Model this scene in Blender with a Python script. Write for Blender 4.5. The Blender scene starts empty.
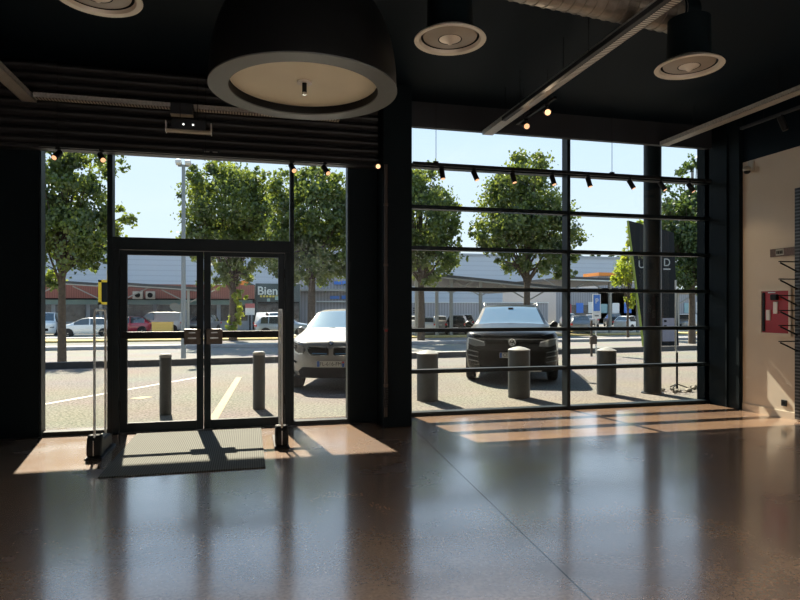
import bpy, bmesh, math, random
from mathutils import Vector, Matrix
import numpy as np
random.seed(7)
PI = math.pi
sc = bpy.context.scene
COL = sc.collection
# ------------------------------------------------------------------ camera model
YAW = math.radians(14.0); FOC = 610.0; EYE = 1.58; HOR = 309.0
def px(u, Y):
    """world X on the vertical plane Y seen in picture column u"""
    return Y * math.tan(YAW + math.atan((u - 400) / FOC))
def pz(u, v, Y):
    a = (u - 400) / FOC
    z = Y / (math.cos(YAW) - a * math.sin(YAW))
    return EYE + (HOR - v) / FOC * z
def ground(u, v, h=0.0):
    z = (EYE - h) * FOC / (v - HOR); a = (u - 400) / FOC
    return (z * (math.sin(YAW) + a * math.cos(YAW)), z * (math.cos(YAW) - a * math.sin(YAW)))
cam = bpy.data.cameras.new('camera'); cam.lens = FOC * 36 / 800; cam.sensor_width = 36
cam.shift_y = (HOR - 300) / 800.0; cam.clip_end = 1000
co = bpy.data.objects.new('camera', cam); COL.objects.link(co)
co.location = (0, 0, EYE); co.rotation_euler = (PI / 2, 0, -YAW)
sc.camera = co
# ------------------------------------------------------------------ materials
def new_mat(name):
    m = bpy.data.materials.new(name); m.use_nodes = True
    nt = m.node_tree; b = nt.nodes['Principled BSDF']
    return m, nt, b
def mat(name, col, rough=0.6, metal=0.0, noise=0.0, scale=8.0, bump=0.0, spec=0.5, coat=0.0, emit=None, es=0.0):
    m, nt, b = new_mat(name)
    b.inputs['Roughness'].default_value = rough; b.inputs['Metallic'].default_value = metal
    b.inputs['Specular IOR Level'].default_value = spec
    b.inputs['Coat Weight'].default_value = coat; b.inputs['Coat Roughness'].default_value = 0.04
    c = (*col, 1)
    b.inputs['Base Color'].default_value = c
    tc = nt.nodes.new('ShaderNodeTexCoord')
    n = nt.nodes.new('ShaderNodeTexNoise'); n.inputs['Scale'].default_value = scale; n.inputs['Detail'].default_value = 5
    nt.links.new(tc.outputs['Object'], n.inputs['Vector'])
    r = nt.nodes.new('ShaderNodeMapRange'); nt.links.new(n.outputs['Fac'], r.inputs['Value'])
    r.inputs['From Min'].default_value = .25; r.inputs['From Max'].default_value = .75
    k = max(noise, 0.04)
    mx = nt.nodes.new('ShaderNodeMix'); mx.data_type = 'RGBA'
    nt.links.new(r.outputs['Result'], mx.inputs['Factor'])
    mx.inputs['A'].default_value = tuple(x * (1 - k) for x in col) + (1,)
    mx.inputs['B'].default_value = tuple(min(1, x * (1 + k)) for x in col) + (1,)
    nt.links.new(mx.outputs['Result'], b.inputs['Base Color'])
    if bump:
        bp = nt.nodes.new('ShaderNodeBump'); bp.inputs['Strength'].default_value = bump; bp.inputs['Distance'].default_value = .01
        nt.links.new(n.outputs['Fac'], bp.inputs['Height']); nt.links.new(bp.outputs['Normal'], b.inputs['Normal'])
    if emit:
        b.inputs['Emission Color'].default_value = (*emit, 1); b.inputs['Emission Strength'].default_value = es
    return m
def glass_mat(name, tint=(1, 1, 1), ior=1.5, rough=0.0):
    m = bpy.data.materials.new(name); m.use_nodes = True; nt = m.node_tree; nt.nodes.clear()
    o = nt.nodes.new('ShaderNodeOutputMaterial'); mx = nt.nodes.new('ShaderNodeMixShader')
    t = nt.nodes.new('ShaderNodeBsdfTransparent'); t.inputs['Color'].default_value = (*tint, 1)
    g = nt.nodes.new('ShaderNodeBsdfGlossy'); g.inputs['Roughness'].default_value = rough
    f = nt.nodes.new('ShaderNodeFresnel'); f.inputs['IOR'].default_value = ior
    ge = nt.nodes.new('ShaderNodeNewGeometry'); sb = nt.nodes.new('ShaderNodeMath'); sb.operation = 'SUBTRACT'; sb.inputs[0].default_value = 1; nt.links.new(ge.outputs['Backfacing'], sb.inputs[1])
    mu = nt.nodes.new('ShaderNodeMath'); mu.operation = 'MULTIPLY'; nt.links.new(f.outputs[0], mu.inputs[0]); nt.links.new(sb.outputs[0], mu.inputs[1])
    nt.links.new(mu.outputs[0], mx.inputs[0]); nt.links.new(t.outputs[0], mx.inputs[1]); nt.links.new(g.outputs[0], mx.inputs[2])
    nt.links.new(mx.outputs[0], o.inputs[0])
    return m
M = {}
M['ceiling'] = mat('ceiling_paint', (.0012, .0060, .0115), .6, noise=.15, scale=.6, spec=.12)
M['bulkhead'] = mat('bulkhead_paint', (.020, .024, .031), .6, noise=.1, scale=2)
M['darkwall'] = mat('dark_wall_paint', (.004, .0095, .013), .6, noise=.15, scale=3, spec=.12)
M['frame'] = mat('anthracite_aluminium', (.008, .015, .020), .42, metal=.0, noise=.05, spec=.22)
M['black'] = mat('black_paint', (.006, .007, .008), .5, spec=.25)
M['rubber'] = mat('black_rubber', (.012, .012, .013), .75)
M['beige'] = mat('beige_wall_paint', (.62, .56, .46), .75, noise=.05, scale=1.5, bump=.02)
M['beige_trim'] = mat('beige_skirting', (.62, .56, .46), .5)
M['glass'] = glass_mat('window_glass', (.955, .96, .955), 1.4)
M['acrylic'] = glass_mat('clear_acrylic', (.97, .98, .98), 1.08)
M['white'] = mat('white_plastic', (.78, .78, .75), .4)
M['cream'] = mat('cream_diffuser', (.86, .85, .70), .6, noise=.05, scale=2)
M['lamprim'] = mat('grey_lamp_rim', (.155, .175, .185), .45, spec=.25)
M['galv'] = mat('galvanised_steel', (.58, .58, .56), .42, metal=.4, noise=.3, scale=40)
M['diff'] = mat('aluminium_diffuser', (.74, .70, .62), .4, metal=.15, noise=.08)
M['diffin'] = mat('diffuser_inner', (.34, .30, .25), .4, metal=.2, noise=.08)
M['duct'] = mat('spiral_duct_metal', (.30, .27, .235), .45, metal=.7, noise=.25, scale=14)
M['chrome'] = mat('chrome', (.8, .8, .8), .12, metal=1)
M['steel'] = mat('brushed_steel', (.55, .55, .54), .3, metal=.9)
M['lockbrown'] = mat('brown_lock_plate', (.10, .072, .052), .4, noise=.2, scale=20)
M['slat'] = mat('shutter_lacquer', (.016, .016, .018), .5, noise=.15, scale=6)
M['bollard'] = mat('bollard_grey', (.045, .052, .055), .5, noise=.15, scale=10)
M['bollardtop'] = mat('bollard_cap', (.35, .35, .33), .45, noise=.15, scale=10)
M['red'] = mat('red_enamel', (.34, .012, .018), .4, noise=.08)
M['warm'] = mat('warm_lamp_lens', (.8, .6, .4), .3, emit=(1, .50, .25), es=.7)
M['warmhot'] = mat('warm_lamp_lens_bright', (.9, .8, .6), .3, emit=(1, .54, .27), es=1.0)
M['led'] = mat('emergency_lens', (.9, .9, .9), .3, emit=(1, 1, .95), es=1.0)
M['acrypole'] = mat('clear_edge_plastic', (.80, .84, .85), .25, spec=.6)
M['woodstrip'] = mat('brown_wood_strip', (.11, .07, .055), .6, noise=.35, scale=30)
M['labelw'] = mat('pale_label', (.36, .36, .31), .5)
M['kerb'] = mat('kerb_stone', (.085, .08, .075), .85, noise=.25, scale=5, bump=.1)
M['kerblight'] = mat('kerb_concrete', (.30, .30, .31), .85, noise=.15, scale=3)
M['grassdry'] = mat('dry_grass', (.42, .33, .13), .95, noise=.35, scale=6, bump=.3)
M['crate'] = mat('ochre_plastic', (.50, .36, .10), .6)
M['whiteline'] = mat('white_road_paint', (.72, .71, .67), .8, noise=.15, scale=12)
M['yellowline'] = mat('faded_yellow_paint', (.36, .275, .16), .8, noise=.2, scale=12)
M['trunk'] = mat('tree_bark', (.085, .065, .048), .9, noise=.35, scale=9, bump=.4)
M['pole'] = mat('grey_lamp_pole', (.22, .25, .27), .5)
M['rock'] = mat('cobble', (.26, .24, .20), .9, noise=.4, scale=15, bump=.5)
def asphalt(name, col, dark=.7):
    m, nt, b = new_mat(name); tc = nt.nodes.new('ShaderNodeTexCoord')
    n = nt.nodes.new('ShaderNodeTexNoise'); n.inputs['Scale'].default_value = 26; n.inputs['Detail'].default_value = 8
    n2 = nt.nodes.new('ShaderNodeTexNoise'); n2.inputs['Scale'].default_value = .5; n2.inputs['Detail'].default_value = 4
    for q in (n, n2): nt.links.new(tc.outputs['Object'], q.inputs['Vector'])
    r = nt.nodes.new('ShaderNodeValToRGB'); r.color_ramp.elements[0].position = .32; r.color_ramp.elements[1].position = .62
    r.color_ramp.elements[0].color = tuple(c * dark for c in col) + (1,); r.color_ramp.elements[1].color = (*[min(1, c * 1.12) for c in col], 1)
    nt.links.new(n.outputs['Fac'], r.inputs['Fac'])
    mx = nt.nodes.new('ShaderNodeMix'); mx.data_type = 'RGBA'; mx.blend_type = 'MULTIPLY'; mx.inputs['Factor'].default_value = .35
    nt.links.new(r.outputs['Color'], mx.inputs['A']); nt.links.new(n2.outputs['Color'], mx.inputs['B'])
    nt.links.new(mx.outputs['Result'], b.inputs['Base Color']); b.inputs['Roughness'].default_value = .95
    b.inputs['Specular IOR Level'].default_value = .2
    return m
M['asphalt'] = asphalt('sunlit_asphalt', (.275, .258, .225), .38)
M['road'] = asphalt('road_asphalt', (.26, .25, .235), .8)
# polished concrete floor
def floor_mat():
    m, nt, b = new_mat('polished_concrete'); L = nt.links
    tc = nt.nodes.new('ShaderNodeTexCoord')
    n1 = nt.nodes.new('ShaderNodeTexNoise'); n1.inputs['Scale'].default_value = 1.1; n1.inputs['Detail'].default_value = 9; n1.inputs['Roughness'].default_value = .62
    n1.inputs['Distortion'].default_value = .5
    n2 = nt.nodes.new('ShaderNodeTexNoise'); n2.inputs['Scale'].default_value = 42; n2.inputs['Detail'].default_value = 4
    v = nt.nodes.new('ShaderNodeTexVoronoi'); v.inputs['Scale'].default_value = 34
    for q in (n1, n2, v): L.new(tc.outputs['Object'], q.inputs['Vector'])
    r = nt.nodes.new('ShaderNodeValToRGB'); e = r.color_ramp.elements
    e[0].position = .3; e[0].color = (.19, .118, .085, 1); e[1].position = .72; e[1].color = (.44, .28, .175, 1)
    L.new(n1.outputs['Fac'], r.inputs['Fac'])
    # aggregate specks
    sp = nt.nodes.new('ShaderNodeValToRGB'); sp.color_ramp.elements[0].position = .08; sp.color_ramp.elements[0].color = (.25, .25, .25, 1)
    sp.color_ramp.elements[1].position = .17; sp.color_ramp.elements[1].color = (1, 1, 1, 1)
    L.new(v.outputs['Distance'], sp.inputs['Fac'])
    sp2 = nt.nodes.new('ShaderNodeValToRGB'); sp2.color_ramp.elements[0].position = .35; sp2.color_ramp.elements[0].color = (.8, .8, .8, 1)
    sp2.color_ramp.elements[1].position = .65; sp2.color_ramp.elements[1].color = (1.15, 1.15, 1.15, 1)
    L.new(n2.outputs['Fac'], sp2.inputs['Fac'])
    a = nt.nodes.new('ShaderNodeMix'); a.data_type = 'RGBA'; a.blend_type = 'MULTIPLY'; a.inputs['Factor'].default_value = .55
    L.new(r.outputs['Color'], a.inputs['A']); L.new(sp.outputs['Color'], a.inputs['B'])
    c = nt.nodes.new('ShaderNodeMix'); c.data_type = 'RGBA'; c.blend_type = 'MULTIPLY'; c.inputs['Factor'].default_value = 1
    L.new(a.outputs['Result'], c.inputs['A']); L.new(sp2.outputs['Color'], c.inputs['B'])
    # saw-cut joint  x = 1.62 + .0657 y
    sx = nt.nodes.new('ShaderNodeSeparateXYZ'); L.new(tc.outputs['Object'], sx.inputs[0])
    my = nt.nodes.new('ShaderNodeMath'); my.operation = 'MULTIPLY_ADD'; my.inputs[1].default_value = -.0657; my.inputs[2].default_value = -1.615
    L.new(sx.outputs['Y'], my.inputs[0])
    ad = nt.nodes.new('ShaderNodeMath'); ad.operation = 'ADD'; L.new(sx.outputs['X'], ad.inputs[0]); L.new(my.outputs[0], ad.inputs[1])
    ab = nt.nodes.new('ShaderNodeMath'); ab.operation = 'ABSOLUTE'; L.new(ad.outputs[0], ab.inputs[0])
    lt = nt.nodes.new('ShaderNodeMath'); lt.operation = 'LESS_THAN'; lt.inputs[1].default_value = .006; L.new(ab.outputs[0], lt.inputs[0])
    j = nt.nodes.new('ShaderNodeMix'); j.data_type = 'RGBA'; L.new(lt.outputs[0], j.inputs['Factor'])
    L.new(c.outputs['Result'], j.inputs['A']); j.inputs['B'].default_value = (.02, .017, .015, 1)
    L.new(j.outputs['Result'], b.inputs['Base Color'])
    rr = nt.nodes.new('ShaderNodeMapRange'); L.new(n1.outputs['Fac'], rr.inputs['Value'])
    rr.inputs['From Min'].default_value = .3; rr.inputs['From Max'].default_value = .7
    rr.inputs['To Min'].default_value = .30; rr.inputs['To Max'].default_value = .18
    mxr = nt.nodes.new('ShaderNodeMix'); mxr.data_type = 'FLOAT'; L.new(lt.outputs[0], mxr.inputs['Factor'])
    L.new(rr.outputs['Result'], mxr.inputs['A']); mxr.inputs['B'].default_value = .9
    L.new(mxr.outputs['Result'], b.inputs['Roughness'])
    bp = nt.nodes.new('ShaderNodeBump'); bp.inputs['Strength'].default_value = .03; bp.inputs['Distance'].default_value = .002
    L.new(n2.outputs['Fac'], bp.inputs['Height']); L.new(bp.outputs['Normal'], b.inputs['Normal'])
    b.inputs['IOR'].default_value = 1.7; b.inputs['Specular IOR Level'].default_value = .8
    b.inputs['Coat Weight'].default_value = 1.0; b.inputs['Coat IOR'].default_value = 1.85; b.inputs['Coat Roughness'].default_value = .14
    return m
M['floor'] = floor_mat()
def stripes(name, ca, cb, scale, axis='Z', rough=.6, metal=0, lo=.45, hi=.5):
    m, nt, b = new_mat(name); tc = nt.nodes.new('ShaderNodeTexCoord'); w = nt.nodes.new('ShaderNodeTexWave')
    w.bands_direction = axis; w.inputs['Scale'].default_value = scale
    nt.links.new(tc.outputs['Object'], w.inputs['Vector'])
    r = nt.nodes.new('ShaderNodeValToRGB'); r.color_ramp.elements[0].position = lo; r.color_ramp.elements[1].position = hi
    r.color_ramp.elements[0].color = (*ca, 1); r.color_ramp.elements[1].color = (*cb, 1)
    nt.links.new(w.outputs['Fac'], r.inputs['Fac']); nt.links.new(r.outputs['Color'], b.inputs['Base Color'])
    b.inputs['Roughness'].default_value = rough; b.inputs['Metallic'].default_value = metal
    return m
M['warehouse'] = stripes('pale_cladding', (.37, .42, .48), (.44, .50, .56), .33, 'Z', lo=.02, hi=.08)
M['greywall'] = stripes('grey_cladding', (.22, .23, .25), (.30, .31, .33), .8, 'X')
M['tray'] = stripes('perforated_steel', (.06, .06, .06), (.68, .67, .63), 9, 'Y', .4, .2, .25, .35)
M['trayx'] = stripes('perforated_steel_cross', (.06, .06, .06), (.75, .73, .67), 9, 'X', .4, .1, .25, .35)
M['matmat'] = stripes('ribbed_mat', (.085, .088, .078), (.17, .17, .15), 14, 'X', .95)
M['perfupright'] = stripes('slotted_upright', (.10, .10, .10), (.012, .012, .012), 6.5, 'Z', .4, .3, .3, .4)
M['ventslats'] = stripes('vent_slats', (.03, .03, .03), (.12, .12, .12), 18, 'Z', .5)
M['redroof'] = stripes('brown_red_fascia', (.20, .075, .055), (.27, .10, .075), 1.5, 'X', .7)
M['teal'] = mat('teal_band', (.28, .44, .46), .6, noise=.1, scale=.4)
M['shopglass'] = mat('shop_glass', (.05, .055, .06), .2, noise=.9, scale=1.6, spec=.7)
M['shopbase'] = mat('shop_base_panel', (.33, .37, .41), .6, noise=.12, scale=1)
M['shopdark'] = mat('dark_shop_cladding', (.045, .075, .08), .5, noise=.2, scale=1)
M['paving'] = mat('pale_paving', (.55, .51, .43), .9, noise=.12, scale=2)
M['orange'] = mat('orange_fascia', (.70, .24, .04), .6)
M['carportroof'] = mat('carport_roof', (.045, .047, .05), .5, noise=.1)
M['carportsteel'] = mat('carport_steel', (.27, .27, .25), .5, noise=.1)
M['carportwhite'] = mat('pale_gutter', (.60, .66, .66), .5)
M['totem'] = mat('totem_anthracite', (.007, .009, .011), .6, spec=.15)
M['totemgreen'] = mat('totem_green_edge', (.20, .26, .04), .6)
M['lav'] = mat('lavender_fabric', (.22, .21, .25), .8)
M['textw'] = mat('pale_lettering', (.28, .30, .30), .5)
M['textg'] = mat('olive_lettering', (.12, .13, .04), .5)
M['texty'] = mat('yellow_lettering', (.62, .55, .12), .5)
M['shopsign'] = mat('teal_shop_lettering', (.60, .70, .70), .4)
M['yellow'] = mat('yellow_sign_frame', (.80, .55, .03), .5)
M['bluesign'] = mat('blue_sign', (.06, .20, .62), .5)
M['skin_beige'] = mat('ac_casing', (.45, .43, .36), .6)
def paint(name, col, metal=.3, rough=.28): return mat(name, col, rough, metal=metal, coat=1.0, spec=.5)
M['p_silver'] = paint('silver_car_paint', (.29, .29, .285), .15, .35)
M['p_black'] = paint('black_car_paint', (.005, .007, .009), .0, .3)
M['p_black'].node_tree.nodes['Principled BSDF'].inputs['Coat Weight'].default_value = .35; M['p_black'].node_tree.nodes['Principled BSDF'].inputs['Specular IOR Level'].default_value = .2
M['p_white'] = paint('white_car_paint', (.72, .74, .74), 0, .3)
M['p_red'] = paint('red_car_paint', (.42, .03, .06), 0, .3)
M['p_grey'] = paint('grey_car_paint', (.18, .20, .22), .3, .3)
M['p_blue'] = paint('steel_blue_car_paint', (.30, .36, .42), .3, .3)
M['carglass'] = mat('car_glass', (.045, .055, .06), .04, spec=1.0, coat=1)
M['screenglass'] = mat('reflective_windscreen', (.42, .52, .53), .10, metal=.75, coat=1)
M['lamp'] = mat('headlamp_lens', (.30, .33, .35), .08, metal=.5, coat=1)
M['lampdark'] = mat('headlamp_dark', (.03, .035, .04), .1, coat=1)
M['lampwhite'] = mat('headlamp_led', (.8, .85, .88), .15, metal=.3)
M['taillight'] = mat('tail_light', (.5, .02, .03), .2, coat=1)
M['grille'] = mat('grille_black', (.006, .007, .008), .6, spec=.06)
M['grilleblue'] = mat('grille_blue_bar', (.05, .22, .50), .3)
M['plate'] = mat('number_plate', (.62, .62, .58), .5)
M['plateblue'] = mat('plate_blue_band', (.03, .12, .45), .5)
M['platered'] = mat('plate_red_mark', (.55, .08, .06), .5)
M['platetext'] = mat('plate_text', (.02, .02, .02), .5)
M['trimplastic'] = mat('bumper_plastic', (.014, .016, .018), .7, spec=.15)
M['rim'] = mat('alloy_rim', (.45, .45, .45), .3, metal=.8)
def leaf_mat(name, c1, c2, trans):
    m = bpy.data.materials.new(name); m.use_nodes = True; nt = m.node_tree; nt.nodes.clear(); L = nt.links
    o = nt.nodes.new('ShaderNodeOutputMaterial'); mx = nt.nodes.new('ShaderNodeMixShader')
    d = nt.nodes.new('ShaderNodeBsdfDiffuse'); t = nt.nodes.new('ShaderNodeBsdfTranslucent')
    g = nt.nodes.new('ShaderNodeBsdfGlossy'); g.inputs['Roughness'].default_value = .45
    m2 = nt.nodes.new('ShaderNodeMixShader'); m2.inputs[0].default_value = .05
    tc = nt.nodes.new('ShaderNodeTexCoord'); n = nt.nodes.new('ShaderNodeTexNoise'); n.inputs['Scale'].default_value = 1.3; n.inputs['Detail'].default_value = 6
    L.new(tc.outputs['Object'], n.inputs['Vector'])
    r = nt.nodes.new('ShaderNodeValToRGB'); r.color_ramp.elements[0].position = .35; r.color_ramp.elements[1].position = .65
    r.color_ramp.elements[0].color = (*c1, 1); r.color_ramp.elements[1].color = (*c2, 1)
    L.new(n.outputs['Fac'], r.inputs['Fac']); L.new(r.outputs['Color'], d.inputs['Color'])
    h = nt.nodes.new('ShaderNodeMix'); h.data_type = 'RGBA'; h.blend_type = 'MULTIPLY'; h.inputs['Factor'].default_value = 1
    L.new(r.outputs['Color'], h.inputs['A']); h.inputs['B'].default_value = (1.9, 1.7, .8, 1)
    L.new(h.outputs['Result'], t.inputs['Color'])
    mx.inputs[0].default_value = trans
    L.new(d.outputs[0], mx.inputs[1]); L.new(t.outputs[0], mx.inputs[2]); L.new(mx.outputs[0], m2.inputs[1]); L.new(g.outputs[0], m2.inputs[2])
    L.new(m2.outputs[0], o.inputs[0]); return m
M['leaf'] = leaf_mat('maple_leaves', (.035, .065, .022), (.16, .215, .06), .5)
M['leafdark'] = leaf_mat('dark_leaves', (.030, .060, .022), (.085, .14, .045), .4)
M['leafbright'] = leaf_mat('yellow_green_leaves', (.14, .22, .03), (.32, .38, .06), .5)
# ------------------------------------------------------------------ mesh helpers
class MB:
    def __init__(s): s.v = []; s.f = []
    def add(s, vs, fs):
        o = len(s.v); s.v += [tuple(p) for p in vs]; s.f += [tuple(i + o for i in f) for f in fs]; return s
    def box(s, x0, x1, y0, y1, z0, z1):
        x0, x1 = min(x0, x1), max(x0, x1); y0, y1 = min(y0, y1), max(y0, y1); z0, z1 = min(z0, z1), max(z0, z1)
        vs = [(x, y, z) for z in (z0, z1) for y in (y0, y1) for x in (x0, x1)]
        return s.add(vs, [(0, 2, 3, 1), (4, 5, 7, 6), (0, 1, 5, 4), (2, 6, 7, 3), (0, 4, 6, 2), (1, 3, 7, 5)])
    def tube(s, pts, r, n=10, cap=True):
        pts = [Vector(p) for p in pts]; rs = r if isinstance(r, (list, tuple)) else [r] * len(pts)
        vs = []; fs = []; prev = None
        for i, p in enumerate(pts):
            d = (pts[min(i + 1, len(pts) - 1)] - pts[max(i - 1, 0)]).normalized()
            if prev is None:
                a = d.cross(Vector((0, 0, 1))) if abs(d.z) < .9 else d.cross(Vector((1, 0, 0)))
            else: a = prev - d * prev.dot(d)
            a.normalize(); prev = a; b = d.cross(a)
            for k in range(n):
                t = 2 * PI * k / n; vs.append(p + (a * math.cos(t) + b * math.sin(t)) * rs[i])
        for i in range(len(pts) - 1):
            for k in range(n):
                fs.append((i * n + k, i * n + (k + 1) % n, (i + 1) * n + (k + 1) % n, (i + 1) * n + k))
        if cap: fs += [tuple(range(n))[::-1], tuple((len(pts) - 1) * n + k for k in range(n))]
        return s.add(vs, fs)
    def lathe(s, prof, c=(0, 0, 0), n=40, cap=False):
        vs = []; fs = []
        for (r, z) in prof:
            for k in range(n):
                t = 2 * PI * k / n; vs.append((c[0] + r * math.cos(t), c[1] + r * math.sin(t), c[2] + z))
        for i in range(len(prof) - 1):
            for k in range(n): fs.append((i * n + k, i * n + (k + 1) % n, (i + 1) * n + (k + 1) % n, (i + 1) * n + k))
        if cap: fs += [tuple(range(n))[::-1], tuple((len(prof) - 1) * n + k for k in range(n))]
        return s.add(vs, fs)
    def prism(s, poly, axis, a0, a1):
        """poly in the two other axes, extruded along axis"""
        n = len(poly)
        def mk(p, a):
            if axis == 'X': return (a, p[0], p[1])
            if axis == 'Y': return (p[0], a, p[1])
            return (p[0], p[1], a)
        vs = [mk(p, a0) for p in poly] + [mk(p, a1) for p in poly]
        fs = [tuple(range(n)), tuple(range(2 * n - 1, n - 1, -1))] + [(i, i + n, (i + 1) % n + n, (i + 1) % n) for i in range(n)]
        return s.add(vs, fs)
    def build(s, name, m, parent=None, smooth=False, bevel=0.0, fix=True):
        me = bpy.data.meshes.new(name); me.from_pydata(s.v, [], s.f); me.update()
        if fix:
            bm = bmesh.new(); bm.from_mesh(me); bmesh.ops.recalc_face_normals(bm, faces=bm.faces); bm.to_mesh(me); bm.free()
        me.materials.append(m)
        if smooth:
            me.polygons.foreach_set('use_smooth', [True] * len(me.polygons))
            try: me.set_sharp_from_angle(angle=math.radians(38))
            except Exception: pass
        o = bpy.data.objects.new(name, me); COL.objects.link(o)
        if parent: o.parent = parent
        if bevel:
            b = o.modifiers.new('bevel', 'BEVEL'); b.width = bevel; b.segments = 2; b.limit_method = 'ANGLE'
        return o
def tag(o, label=None, cat=None, group=None, kind=None):
    if label: o['label'] = label
    if cat: o['category'] = cat
    if group: o['group'] = group
    if kind: o['kind'] = kind
    return o
def empty(name, loc=(0, 0, 0), rz=0.0):
    o = bpy.data.objects.new(name, None); COL.objects.link(o); o.location = loc; o.rotation_euler = (0, 0, rz); o.empty_display_size = .1
    return o
def thing(name, label, cat, loc=(0, 0, 0), rz=0.0, group=None): return tag(empty(name, loc, rz), label, cat, group)
def struct(name, mb, m, label=None, **k):
    o = mb.build(name, m, **k); tag(o, label, None, None, 'structure'); return o
def dup(root, loc, rz=None, label=None, group=None):
    r = root.copy(); COL.objects.link(r); r.location = loc
    if rz is not None: r.rotation_euler = (0, 0, rz)
    if label: r['label'] = label
    if group: r['group'] = group
    for ch in list(root.children):
        c = ch.copy(); COL.objects.link(c); c.parent = r
        for g in list(ch.children):
            d = g.copy(); COL.objects.link(d); d.parent = c
    return r
def text(name, body, size, m, parent, loc, rot=(PI / 2, 0, 0), depth=.004, bold=0.0, align='CENTER'):
    cu = bpy.data.curves.new(name, 'FONT'); cu.body = body; cu.size = size; cu.extrude = depth; cu.offset = bold
    cu.align_x = align; cu.align_y = 'CENTER'
    t = bpy.data.objects.new(name + '_tmp', cu); COL.objects.link(t)
    dg = bpy.context.evaluated_depsgraph_get(); me = bpy.data.meshes.new_from_object(t.evaluated_get(dg))
    bpy.data.objects.remove(t); bpy.data.curves.remove(cu)
    me.materials.clear(); me.materials.append(m)
    o = bpy.data.objects.new(name, me); COL.objects.link(o); o.parent = parent; o.location = loc; o.rotation_euler = rot
    return o
# ================================================================== THE ROOM
YL = 8.35; YR = 8.65; DEP = .16
XL0, XR = -4.2, 7.52; HC = 4.60
TOPL = 3.72; TOPR = 4.42
struct('floor', MB().box(XL0 - .2, XR + .2, -4.2, YR + .26, -.12, 0), M['floor'], 'reddish polished concrete floor with a saw-cut joint')
struct('ceiling', MB().box(XL0 - .2, XR + .2, -4.2, YR + .3, HC, HC + .2), M['ceiling'], 'blue-black painted ceiling')
struct('wall_left', MB().box(XL0 - .2, XL0, -4.2, YR + .3, 0, HC), M['darkwall'], 'dark side wall on the left')
struct('wall_back', MB().box(XL0, XR, -4.2, -4.0, 0, HC), mat('back_wall_paint', (.30, .28, .26), .8), 'grey wall behind the viewer')
YB = 7.97; HB = 3.87
struct('wall_right', MB().box(XR, XR + .2, -4.2, YB, 0, HB), M['beige'], 'beige side wall on the right')
struct('trim_1', MB().box(XR, XR + .2, -4.2, YB, HB, HC), M['ceiling'], 'dark band above the beige wall')
tb = MB().box(XR - .02, XR + .2, YB, YR + .3, 0, HC); tb.box(XR - .07, XR - .02, YB, YB + .06, 0, HC); tb.box(XR - .05, XR - .02, YB + .28, YB + .31, 0, HC)
struct('trim_2', tb, M['darkwall'], 'dark metal return panel between window and beige wall')
struct('baseboard_right', MB().box(XR - .02, XR, -4.0, YB - .01, 0, .11), M['beige_trim'], 'beige skirting on the right wall')
# front wall pieces
wl = px(39, YL); wr = px(347.5, YL)
w = MB()
w.box(XL0, wl - .01, YL, YL + .28, 0, HC)
w.box(wl - .01, wr + .03, YL, YL + .28, TOPL, HC)
w.box(wr + .03, 1.75, YL, YL + .28, 0, HC)
struct('wall_front', w, M['darkwall'], 'dark front wall around the entrance opening')
struct('wall_front_right', MB().box(2.15, XR - .02, YR, YR + .26, TOPR, HC).box(2.15, XR - .07, YR - .10, YR - .011, 4.235, HC), M['bulkhead'], 'dark bulkhead above the large window')
c = MB().box(1.75, 2.15, 7.95, YR + .26, 0, HC)
struct('trim_3', c, M['darkwall'], 'dark boxed column between entrance and large window', bevel=.01)
c = MB().box(XR + .2, XR + 8, YR, YR + .3, 0, 6.3); c.box(XL0 - 6, XL0 - .2, YL, YR + .3, 0, 6.3); c.box(XL0 - .2, XR + .2, YR + .01, YR + .3, HC + .2, 6.3)
struct('facade', c, M['darkwall'], 'dark outer facade of the shop')
struct('canopy', MB().box(XL0 - 6, XR + 8, YR + .31, 13.0, 5.90, 6.25), M['bulkhead'], 'overhanging canopy in front of the shop')
# ------- windows of the entrance opening
ZT = pz(200, 239, YL); ZB = pz(200, 251, YL)          # transom of the door frame
Xp0, Xp1 = px(107, YL), px(112.5, YL)                 # post between left sidelight and door
Xq0, Xq1 = px(290, YL), px(294, YL)
F = .05
def pane(name, x0, x1, y, z0, z1, parent):
    return MB().box(x0, x1, y, y + .012, z0, z1).build(name, M['glass'], parent)
w1 = tag(empty('window_1', (0, 0, 0)), 'narrow sidelight left of the entrance doors', None, None, 'structure')
m = MB(); m.box(wl, wl + .024, YL, YL + DEP, 0, TOPL); m.box(Xp0, Xp1, YL, YL + DEP, 0, TOPL)
m.box(wl + .035, Xp0, YL, YL + DEP, 0, .06); m.box(wl + .035, Xp0, YL, YL + DEP, TOPL - .05, TOPL)
m.build('window_frame', M['frame'], w1, bevel=.004)
pane('window_pane', wl + .024, Xp0, YL + DEP - .03, .06, TOPL - .05, w1)
w3 = tag(empty('window_3', (0, 0, 0)), 'narrow sidelight right of the entrance doors', None, None, 'structure')
m = MB(); m.box(Xq0, Xq1, YL, YL + DEP, 0, TOPL); m.box(wr, wr + .035, YL, YL + DEP, 0, TOPL)
m.box(Xq1, wr, YL, YL + DEP, 0, .06); m.box(Xq1, wr, YL, YL + DEP, TOPL - .05, TOPL)
m.build('window_frame', M['frame'], w3, bevel=.004)
pane('window_pane', Xq1, wr, YL + DEP - .03, .06, TOPL - .05, w3)
w2 = tag(empty('window_2', (0, 0, 0)), 'fanlight above the entrance doors', None, None, 'structure')
m = MB(); m.box(Xp1, Xq0, YL, YL + DEP, TOPL - .05, TOPL); m.box(Xp1, Xq0, YL - .005, YL + DEP, ZB, ZT)
m.build('window_frame', M['frame'], w2, bevel=.004)
pane('window_pane', Xp1, Xq0, YL + DEP - .03, ZT, TOPL - .05, w2)
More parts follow.
